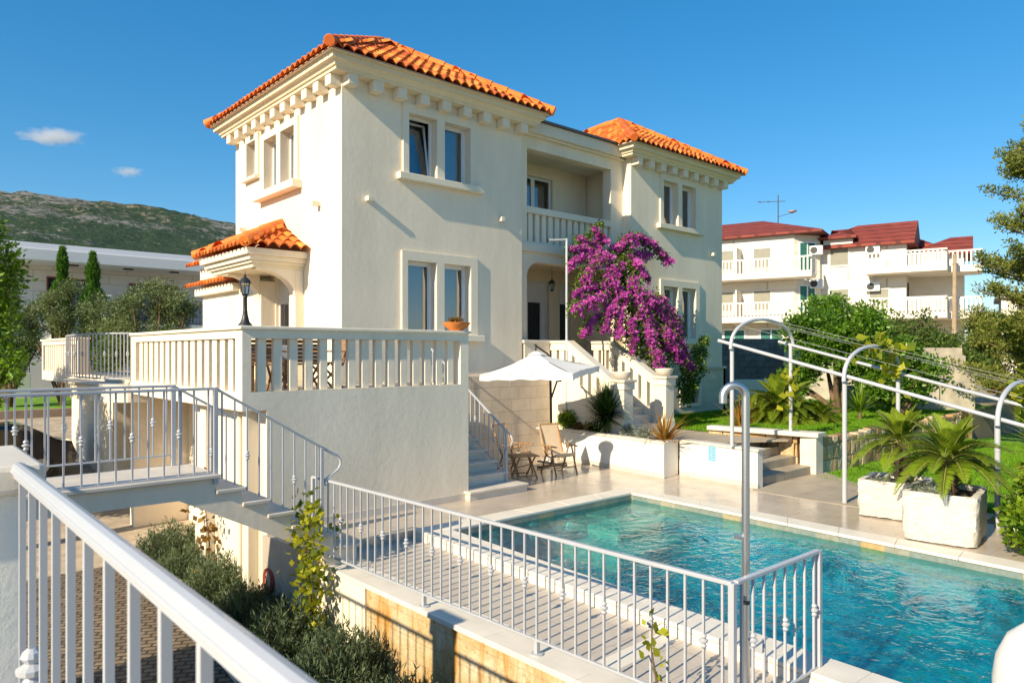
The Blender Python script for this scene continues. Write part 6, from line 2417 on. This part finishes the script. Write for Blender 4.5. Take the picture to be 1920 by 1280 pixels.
# small clouds over the mountain: soft volumes
def cloud(bear, elev, dist, w, h, label):
    right, up = math.tan(bear) * dist, math.tan(elev) * dist / math.cos(bear)
    x, y = cw(right, dist)
    bpy_me = MB()
    nlat, nlon = 10, 20
    vs = []
    for i in range(nlat + 1):
        a = math.pi * i / nlat
        for k in range(nlon):
            b = 2 * math.pi * k / nlon
            vs.append((math.sin(a) * math.cos(b) * w, math.sin(a) * math.sin(b) * w * .6, math.cos(a) * h))
    fs = []
    for i in range(nlat):
        for k in range(nlon):
            k2 = (k + 1) % nlon
            fs.append((i * nlon + k, (i + 1) * nlon + k, (i + 1) * nlon + k2, i * nlon + k2))
    bpy_me.add(vs, fs)
    m, nt, out = new_mat('cloud_vapour')
    t = NT(nt)
    tc = t.n('ShaderNodeTexCoord')
    v = t.mapped(tc.outputs['Object'], (1 / w, 1 / (w * .6), 1 / h))
    ln_ = t.n('ShaderNodeVectorMath', operation='LENGTH'); t.l(v, ln_.inputs[0])
    nz = t.noise(t.mapped(tc.outputs['Object'], (1, 1, 1.8)), 3.2 / w, 6, .62)
    d = t.math('SUBTRACT', t.math('ADD', t.math('SUBTRACT', 1.0, ln_.outputs['Value']), t.math('MULTIPLY', nz, 1.5)), .95)
    d = t.math('MAXIMUM', t.math('MULTIPLY', d, .036), 0.0)
    pv = t.n('ShaderNodeVolumePrincipled')
    pv.inputs['Color'].default_value = (.98, .96, .95, 1)
    pv.inputs['Anisotropy'].default_value = .3
    t.l(d, pv.inputs['Density'])
    t.l(pv.outputs[0], out.inputs['Volume'])
    o = bpy_me.build('cloud', m, None)
    o.location = (x, y, EYE + up)
    o.rotation_euler = (0, 0, -math.atan2(CA, SA))
    tag(o, label, 'cloud')


cloud(math.atan((98 - 960) / 1340), math.atan(402 / 1340 * math.cos(math.atan(862 / 1340))), 2600, 150, 34, 'longer wispy white cloud above the mountain, nearest the frame edge')
cloud(math.atan((240 - 960) / 1340), math.atan(337 / 1340 * math.cos(math.atan(720 / 1340))), 2600, 70, 24, 'small round cloud puff over the mountain, close to the villa roof')

# ================================================================ long modern house behind the olive trees
nh = thing('modern_house', 'long low pale stone house with a flat roof slab, beyond the olive trees', 'house', (11, 41, 0))
def fx(px, Yp):
    """X on the facade plane y = Yp for a bearing given as right/ahead"""
    r = (px - 960) / 1340
    return Yp * (SA * r + CA) / (SA - CA * r)
YF = 40.0
g = MB()
doors = [(fx(90, YF), 3.9, fx(133, YF), 6.15), (fx(134, YF), 3.9, fx(160, YF), 6.1), (fx(244, YF), 3.9, fx(330, YF), 6.05)]
x0 = -2.0
wall_panel(g, (x0, YF, 0), (1, 0, 0), (0, -1, 0), 30, 3.6, 7.0, .3, [(a - x0, b, c - x0, d) for a, b, c, d in doors])
g.build('wall', M['nb_cladding'], nh)
MB().box(-2.3, YF - 2.2, 6.72, 28.5, YF + 9, 7.25).build('roof', basic('pale_roof_slab', (.80, .78, .75), .7, .04, .4), nh, bevel=.03)
MB().box(-1.6, YF - 1.2, 7.251, 28, YF + 8, 7.62).build('roof_cap', basic('grey_roof_edge', (.60, .61, .64), .6, .04, .4), nh, bevel=.03)
MB().box(-2, YF - 2.3, 1.0, 28, YF - .001, 3.82).build('lower_wall', M['white_wall'], nh)
MB().box(-2, YF - 2.4, 3.82, 28, YF - .001, 3.98).build('balcony_slab', M['white_wall'], nh)
red = basic('brown_red_shutter', (.22, .055, .03), .5, .1)
for k, (a, b, c, d) in enumerate(doors):
    w = MB().box(a, YF + .12, b, c, YF + .18, d).build('window', M['dark_room'] if k == 0 else M['glass'], nh)
    MB().box(a - .06, YF - .03, d, c + .06, YF + .2, d + .07).box(a - .06, YF - .03, b, a, YF + .2, d).box(c, YF - .03, b, c + .06, YF + .2, d).build('frame', red, w)
    if k == 2:
        MB().box((a + c) / 2 - .1, YF + .05, b, c, YF + .11, d).build('shutter', red, w)
    MB().box(a, YF + .5, b, c, YF + .52, d).build('backing', M['dark_room'] if k != 1 else M['curtain'], w)
g = MB()
yb = YF - 2.3
xs = np.linspace(fx(205, yb), fx(400, yb), 70)
g.box(xs[0], yb - .02, 5.0, xs[-1], yb + .02, 5.05).box(xs[0], yb - .02, 4.05, xs[-1], yb + .02, 4.08)
for x in xs:
    g.box(x - .012, yb - .012, 4.0, x + .012, yb + .012, 5.03)
g.build('balcony_railing', M['black_iron'], nh)
for px_ in (103, 197):
    x = fx(px_, yb)
    MB().box(x - .2, yb - .22, 2.4, x + .2, yb + .18, 5.2).box(x - .25, yb - .27, 5.2, x + .25, yb + .23, 5.3).build('pillar', M['white_wall'], nh, bevel=.02)
for px_, zz in ((137, 6.70), (240, 6.70), (326, 6.70)):
    x = fx(px_, YF - 1.2)
    MB().box(x - .2, YF - 1.4, 6.66, x + .2, YF - 1.1, 6.719).build('ceiling_lamp', M['dark_metal'], nh)

# low wall and dark fence in the shade behind the verge
bw = MB().box(-8, 35.6, .6, 4.9, 35.9, 1.75).build('low_wall', M['white_wall'], None, bevel=.02)
tag(bw, 'low white garden wall in the shade at the far end of the drive', 'wall')
fn = thing('garden_fence', 'dark metal garden fence on top of the low white wall', 'fence', (0, 35.75, 1.75))
g = MB()
g.box(-8, 35.73, 2.75, 4.9, 35.77, 2.79).box(-8, 35.73, 1.9, 4.9, 35.77, 1.93)
for x in np.arange(-8, 4.9, .14):
    g.box(x - .012, 35.738, 1.76, x + .012, 35.762, 2.95)
g.build('bars', M['dark_metal'], fn)
for x in (-4, 0.2, 2.8, 4.6):
    MB().box(x - .12, 35.65, 1.752, x + .12, 35.85, 3.0).build('post', basic('fence_post_grey', (.2, .2, .21), .6), fn)

# parked car behind the footbridge
car = thing('parked_car', 'dark parked car half hidden behind the footbridge railing', 'car', (1.9, 23.2, drive_z(23.2)), None, rad(4))
paint = basic('dark_blue_paint', (.012, .016, .028), .12, .1, spec=.6, coat=1.0)
prof = [(-2.15, .35), (-2.2, .62), (-2.05, .82), (-1.2, .92), (-.55, 1.38), (.2, 1.46), (1.05, 1.40), (1.75, 1.0), (2.1, .92), (2.2, .6), (2.15, .32)]
bmc = MB()
secs = []
for (yy, k) in ((-.86, .93), (-.80, 1.0), (-.5, 1.03), (.5, 1.03), (.80, 1.0), (.86, .93)):
    secs.append([(px_, yy * (1 - .16 * max(0, pz - .9)), pz * k if pz > .9 else pz) for px_, pz in prof])
nP = len(prof)
vs = [p for s_ in secs for p in s_]
fs = []
for i in range(len(secs) - 1):
    for k in range(nP):
        k2 = (k + 1) % nP
        fs.append((i * nP + k, i * nP + k2, (i + 1) * nP + k2, (i + 1) * nP + k))
fs += [tuple(range(nP)), tuple((len(secs) - 1) * nP + k for k in range(nP - 1, -1, -1))]
bmc.add(vs, fs).build('body', paint, car, world=False, smooth=True)
for sy in (-1, 1):
    gl = MB().add([(-1.05, sy * .815, .95), (1.5, sy * .815, .97), (.98, sy * .775, 1.33), (-.52, sy * .775, 1.33)], [(0, 1, 2, 3)])
    gl.build('window', basic('car_glass', (.01, .012, .014), .05, spec=.8), car, world=False)
    for sx in (-1.35, 1.35):
        wv = MB().tube([(sx, sy * .70, .32), (sx, sy * .88, .32)], .32, 20).build('wheel', M['dark_metal'], car, world=False, smooth=True)
        MB().tube([(sx, sy * .87, .32), (sx, sy * .895, .32)], .2, 16).build('rim', M['chrome'], wv, world=False)

# ================================================================ hotel on the right, in its own axes
HO = Vector((*cw(14.2, 51.0), .7))
hang = rad(33)
hu = Vector((SA * math.cos(hang) - CA * math.sin(hang), -CA * math.cos(hang) - SA * math.sin(hang), 0)).normalized()
hrz = math.atan2(hu.y, hu.x)
hotel = thing('hotel', 'white three-storey guesthouse with red roofs and long balconies', 'building', HO, None, hrz)


def hb(name, mat, *boxes, parent=hotel, bevel=0):
    g_ = MB()
    for b in boxes:
        g_.box(*b)
    return g_.build(name, mat, parent, world=False, bevel=bevel)


def hroof(name, x0, x1, y0, y1, z, h, hipl=True, hipr=True, ov=.45):
    x0 -= ov; x1 += ov; y0 -= ov; y1 += ov
    dm_ = (y1 - y0) / 2
    ym_ = (y0 + y1) / 2
    xa_ = x0 + (dm_ if hipl else 0)
    xb_ = x1 - (dm_ if hipr else 0)
    g_ = MB()
    g_.add([(x0, y0, z), (x1, y0, z), (x1, y1, z), (x0, y1, z), (xa_, ym_, z + h), (xb_, ym_, z + h)],
           [(0, 1, 5, 4), (1, 2, 5), (2, 3, 4, 5), (3, 0, 4)])
    g_.add([(x0, y0, z - .16), (x1, y0, z - .16), (x1, y1, z - .16), (x0, y1, z - .16), (x0, y0, z), (x1, y0, z), (x1, y1, z), (x0, y1, z)],
           [(0, 1, 5, 4), (1, 2, 6, 5), (2, 3, 7, 6), (3, 0, 4, 7), (3, 2, 1, 0)])
    return g_.build(name, M['red_tile'], hotel, world=False)


# left block with a chamfered corner, right block with a gable to the side
hb('wall', M['cladding'], (-9, 0, -2, 5.6, 9, 9.9))
g = MB()
g.prism([(5.6, 0, -2), (7.0, 1.4, -2), (7.0, 9, -2), (5.6, 9, -2)], (0, 0, 11.9))
g.build('wall', M['cladding'], hotel, world=False)
hb('wall', M['cladding'], (7.0, 1.8, -2, 12.1, 8.0, 9.0))
hb('wall', M['hotel_white'], (7.0, 8.001, -2, 14.6, 13, 8.9))
hb('wall', M['hotel_white'], (12.101, 4.4, -2, 15.2, 8.0, 8.4))
hroof('roof', -9, 7.0, 0, 9, 9.95, 1.75)
hroof('roof', 6.0, 12.1, 1.8, 7.6, 9.02, 1.75, True, False, .5)
hroof('roof', 5.0, 13.0, 6.5, 13, 9.3, 2.2, True, True)
g = MB()
g.prism([(12.1, 1.9, 9.0), (12.1, 7.5, 9.0), (12.1, 4.7, 10.62)], (-.2, 0, 0))
g.build('gable', M['hotel_white'], hotel, world=False)
hroof('roof', 12.3, 15.2, 4.4, 8.6, 8.45, 1.25, True, False, .5)
g = MB()
g.prism([(15.2, 4.5, 8.4), (15.2, 8.5, 8.4), (15.2, 6.5, 9.6)], (-.2, 0, 0))
g.build('gable', M['hotel_white'], hotel, world=False)
# dormer
hb('dormer', M['hotel_white'], (7.2, 1.5, 8.9, 9.0, 4, 9.6))
hroof('dormer_roof', 7.2, 9.0, 1.4, 4.4, 9.6, .7, True, True, .25)


def hwindow(x, z, w, h, y=0.0, fill='shutter', label=None):
    w_ = hb('window', M['hotel_white'], (x - .1, y - .07, z - .1, x + w + .1, y - .002, z), (x - .1, y - .05, z + h, x + w + .1, y - .002, z + h + .08),
            (x - .1, y - .05, z, x, y - .002, z + h), (x + w, y - .05, z, x + w + .1, y - .002, z + h))
    if fill == 'shutter':
        hb('shutter', M['shutter'], (x, y - .02, z, x + w, y - .001, z + h), parent=w_)
    else:
        hb('frame', M['pvc'], (x, y - .035, z, x + .07, y - .001, z + h), (x + w - .07, y - .035, z, x + w, y - .001, z + h), (x + w / 2 - .04, y - .035, z, x + w / 2 + .04, y - .001, z + h),
           (x + .07, y - .035, z + h - .07, x + w - .07, y - .001, z + h), parent=w_)
        hb('pane', M['green_curtain'], (x + .07, y - .02, z, x + w / 2 - .04, y - .001, z + h - .07), (x + w / 2 + .04, y - .02, z, x + w - .07, y - .001, z + h - .07), parent=w_)


def hbalcony(x0, x1, y0, y1, z, side=True):
    s_ = hb('balcony_slab', M['hotel_white'], (x0, y0, z - .35, x1, y1, z), bevel=.03)
    g_ = MB()
    g_.box(x0, y0, z + .92, x1, y0 + .12, z + 1.02).box(x0, y0, z, x1, y0 + .12, z + .06)
    if side:
        g_.box(x1 - .12, y0 + .12, z + .92, x1, y1, z + 1.02)
        for yy in np.arange(y0 + .2, y1, .24):
            g_.box(x1 - .1, yy, z + .06, x1 - .02, yy + .1, z + .92)
    for xx in np.arange(x0 + .1, x1 - .1, .24):
        g_.box(xx, y0 + .02, z + .06, xx + .1, y0 + .10, z + .92)
    g_.build('balustrade', M['hotel_white'], s_, world=False)


for zf in (4.25, 7.15):
    hbalcony(-9, 7.0, -1.5, 0, zf)
    hwindow(.6, zf + .55, 1.0, 1.3)
    hwindow(3.0, zf + .55, 1.1, 1.3)
    hwindow(-2.2, zf + .55, 1.0, 1.3)
    hb('divider', M['hotel_white'], (2.05, -1.2, zf, 2.15, -.001, zf + 1.9))
    hwindow(7.6, zf + .6, 1.1, 1.25, 1.8)
    hbalcony(9.9, 14.4, .3, 1.79, zf + .1)
    hbalcony(12.11, 16.2, 1.80, 4.39, zf + .09, True)
    hb('balcony_door', M['dark_room'], (12.105, 2.6, zf + .1, 12.14, 3.5, zf + 2.2))
    # door on the chamfer: drawn as its own slanted frame
    g_ = MB()
    dq = Vector((1, 1, 0)).normalized()
    nq = Vector((1, -1, 0)).normalized() * .03
    p_ = Vector((5.6, 0, 0)) + dq * .35
    q_ = Vector((5.6, 0, 0)) + dq * 1.65
    g_.prism([tuple(p_ + nq + Vector((0, 0, zf))), tuple(q_ + nq + Vector((0, 0, zf))), tuple(q_ + nq + Vector((0, 0, zf + 2.2))), tuple(p_ + nq + Vector((0, 0, zf + 2.2)))], tuple(nq))
    dd = g_.build('balcony_door', M['pvc'], hotel, world=False)
    for f0, f1 in ((.08, .46), (.54, .92)):
        a_, b_ = p_.lerp(q_, f0) + nq * 2.2, p_.lerp(q_, f1) + nq * 2.2
        MB().quad(tuple(a_ + Vector((0, 0, zf + .06))), tuple(b_ + Vector((0, 0, zf + .06))), tuple(b_ + Vector((0, 0, zf + 2.1))), tuple(a_ + Vector((0, 0, zf + 2.1)))).build('pane', M['green_curtain'], dd, world=False)
hwindow(10.0, 4.25 + .55, 1.1, 1.2, 1.8)
for x in (.9, 3.4):
    hwindow(x, 2.1, 1.5, 1.4, 0, 'door')
# air conditioners
for k, (x, y, z, lab) in enumerate(((6.85, .95, 8.75, 'air conditioner under the hotel eave beside the green curtains'), (6.85, .95, 6.5, 'air conditioner below the hotel balcony by the corner'),
                       (10.2, 1.6, 8.6, 'air conditioner high on the blank hotel wall under the red roof'), (10.2, 1.6, 6.2, 'air conditioner low on the blank hotel wall between the balconies'))):
    P = HO + hu * x + Vector((-hu.y, hu.x, 0)) * y
    ac = thing('air_conditioner', lab, 'air conditioner', (P.x, P.y, HO.z + z), 'air conditioners on the hotel', hrz)
    MB().box(-.42, -.18, -.3, .42, .15, .3).build('casing', M['plastic_white'], ac, world=False, bevel=.02)
    MB().tube([(-.12, -.186, 0), (-.12, -.18, 0)], .23, 16).build('fan_grille', M['dark_metal'], ac, world=False)
P = HO + hu * 3.6 + Vector((-hu.y, hu.x, 0)) * 4.5
an = thing('roof_aerial', 'thin television aerial on the red hotel roof', 'aerial', (P.x, P.y, HO.z + 11.6), None, hrz)
MB().tube([(0, 0, -.3), (0, 0, 1.9)], .04, 6).build('mast', M['paint_grey'], an, world=False)
MB().tube([(-1.5, 0, 1.55), (.5, 0, 1.4)], .025, 6).tube([(-1.3, -.3, 1.55), (-1.3, .3, 1.55)], .02, 5).tube([(-.7, -.3, 1.5), (-.7, .3, 1.5)], .02, 5).build('antenna', M['paint_grey'], an, world=False)
MB().lathe([(.02, -.05), (.25, .05), (.33, .14), (.3, .14)], (1.0, 0, .5), 14).build('dish', M['plastic_white'], an, world=False)
MB().tube([(0, 0, .3), (1.0, 0, .5)], .02, 5).build('dish_arm', M['paint_grey'], an, world=False)

# small house behind the conifer
x, y = cw(31.5, 46)
sh2 = thing('small_house', 'small white house with a pink shuttered window, partly behind the conifer', 'house', (x, y, .5), None, hrz)
hb('wall', M['hotel_white'], (0, 0, -2, 8, 7, 5.6), parent=sh2)
hb('roof', basic('flat_grey_roof', (.5, .46, .42), .8), (-.3, -.3, 5.6, 8.3, 7.3, 5.85), parent=sh2)
w = hb('window', M['hotel_white'], (.7, -.08, 3.0, 2.5, -.002, 3.1), parent=sh2)
hb('shutter', basic('pink_shutter', (.42, .20, .18), .7), (.8, -.06, 3.1, 2.4, -.002, 4.6), parent=w)
hb('lower_roof', basic('brown_awning', (.30, .14, .08), .8), (3.2, -1.8, 1.6, 8, -.002, 1.85), parent=sh2)
# telegraph pole
x, y = cw(26.9, 43.5)
tpz = thing('telegraph_pole', 'weathered wooden telegraph pole in front of the hotel balcony', 'pole', (x, y, .5))
MB().tube([(x, y, 0), (x + .15, y, 8.6)], [.16, .11], 10).build('pole', basic('old_pole_wood', (.36, .27, .18), .85, .2, 3), tpz, smooth=True)
MB().tube([(x + .14, y - .05, 8.0), (x + .5, y - .1, 8.0)], .04, 6).build('bracket', M['paint_grey'], tpz)

# garden walls in front of the hotel
def slab_wall(name, label, r0, f0, r1, f1, z0, z1, th, mat):
    a, b = Vector((*cw(r0, f0), 0)), Vector((*cw(r1, f1), 0))
    d = (b - a).normalized()
    s_ = Vector((-d.y, d.x, 0)) * th
    g_ = MB().flat([(a.x, a.y), (b.x, b.y), (b.x + s_.x, b.y + s_.y), (a.x + s_.x, a.y + s_.y)], z0, z1)
    return tag(g_.build(name, mat, None, bevel=.02), label, 'wall')


slab_wall('block_wall', 'weathered block wall behind the great sago palm, house shade put into its colour', 8.4, 30.0, 11.7, 30.6, .3, 3.2, .25, M['shade_dark_concrete'])
slab_wall('block_wall', 'sunlit weathered wall between the dark block wall and the citrus tree', 11.2, 29.4, 14.5, 28.6, .3, 2.9, .25, M['concrete'])
slab_wall('low_wall', 'low pale wall at the end of the upper lawn', 8.8, 28.2, 10.2, 28.2, .3, 1.55, .2, M['white_wall'])
g = MB()
a = Vector((*cw(13.95, 24.0), 0)); b = Vector((*cw(15.55, 24.0), 0))
d = (b - a).normalized(); s_ = Vector((-d.y, d.x, 0)) * .3
steps_ = [(0, 2.78), (.73, 2.78), (.73, 2.55), (.80, 2.5), (.80, 2.2), (.88, 2.15), (.88, 1.9), (1.0, 1.85), (1.0, .2), (0, .2)]
g.prism([tuple(a + d * (f_ * (b - a).length) + Vector((0, 0, z_))) for f_, z_ in steps_], tuple(s_))
tag(g.build('broken_wall', M['concrete'], None), 'broken concrete wall with a stepped edge at the end of the lawn', 'wall')
slab_wall('back_wall', 'low sunlit concrete wall behind the citrus trunk', 10.9, 24.4, 14.3, 23.9, .3, 1.5, .2, M['concrete'])
g = MB()
a = Vector((*cw(16.3, 24.5), 1.25)); b = Vector((*cw(18.3, 25.5), 1.0))
g.quad(tuple(a), tuple(b), tuple(b + Vector((0, 0, .42))), tuple(a + Vector((0, 0, .42))))
tag(g.build('safety_net', M['orange_net'], None), 'strip of orange safety netting beyond the broken wall', 'netting')
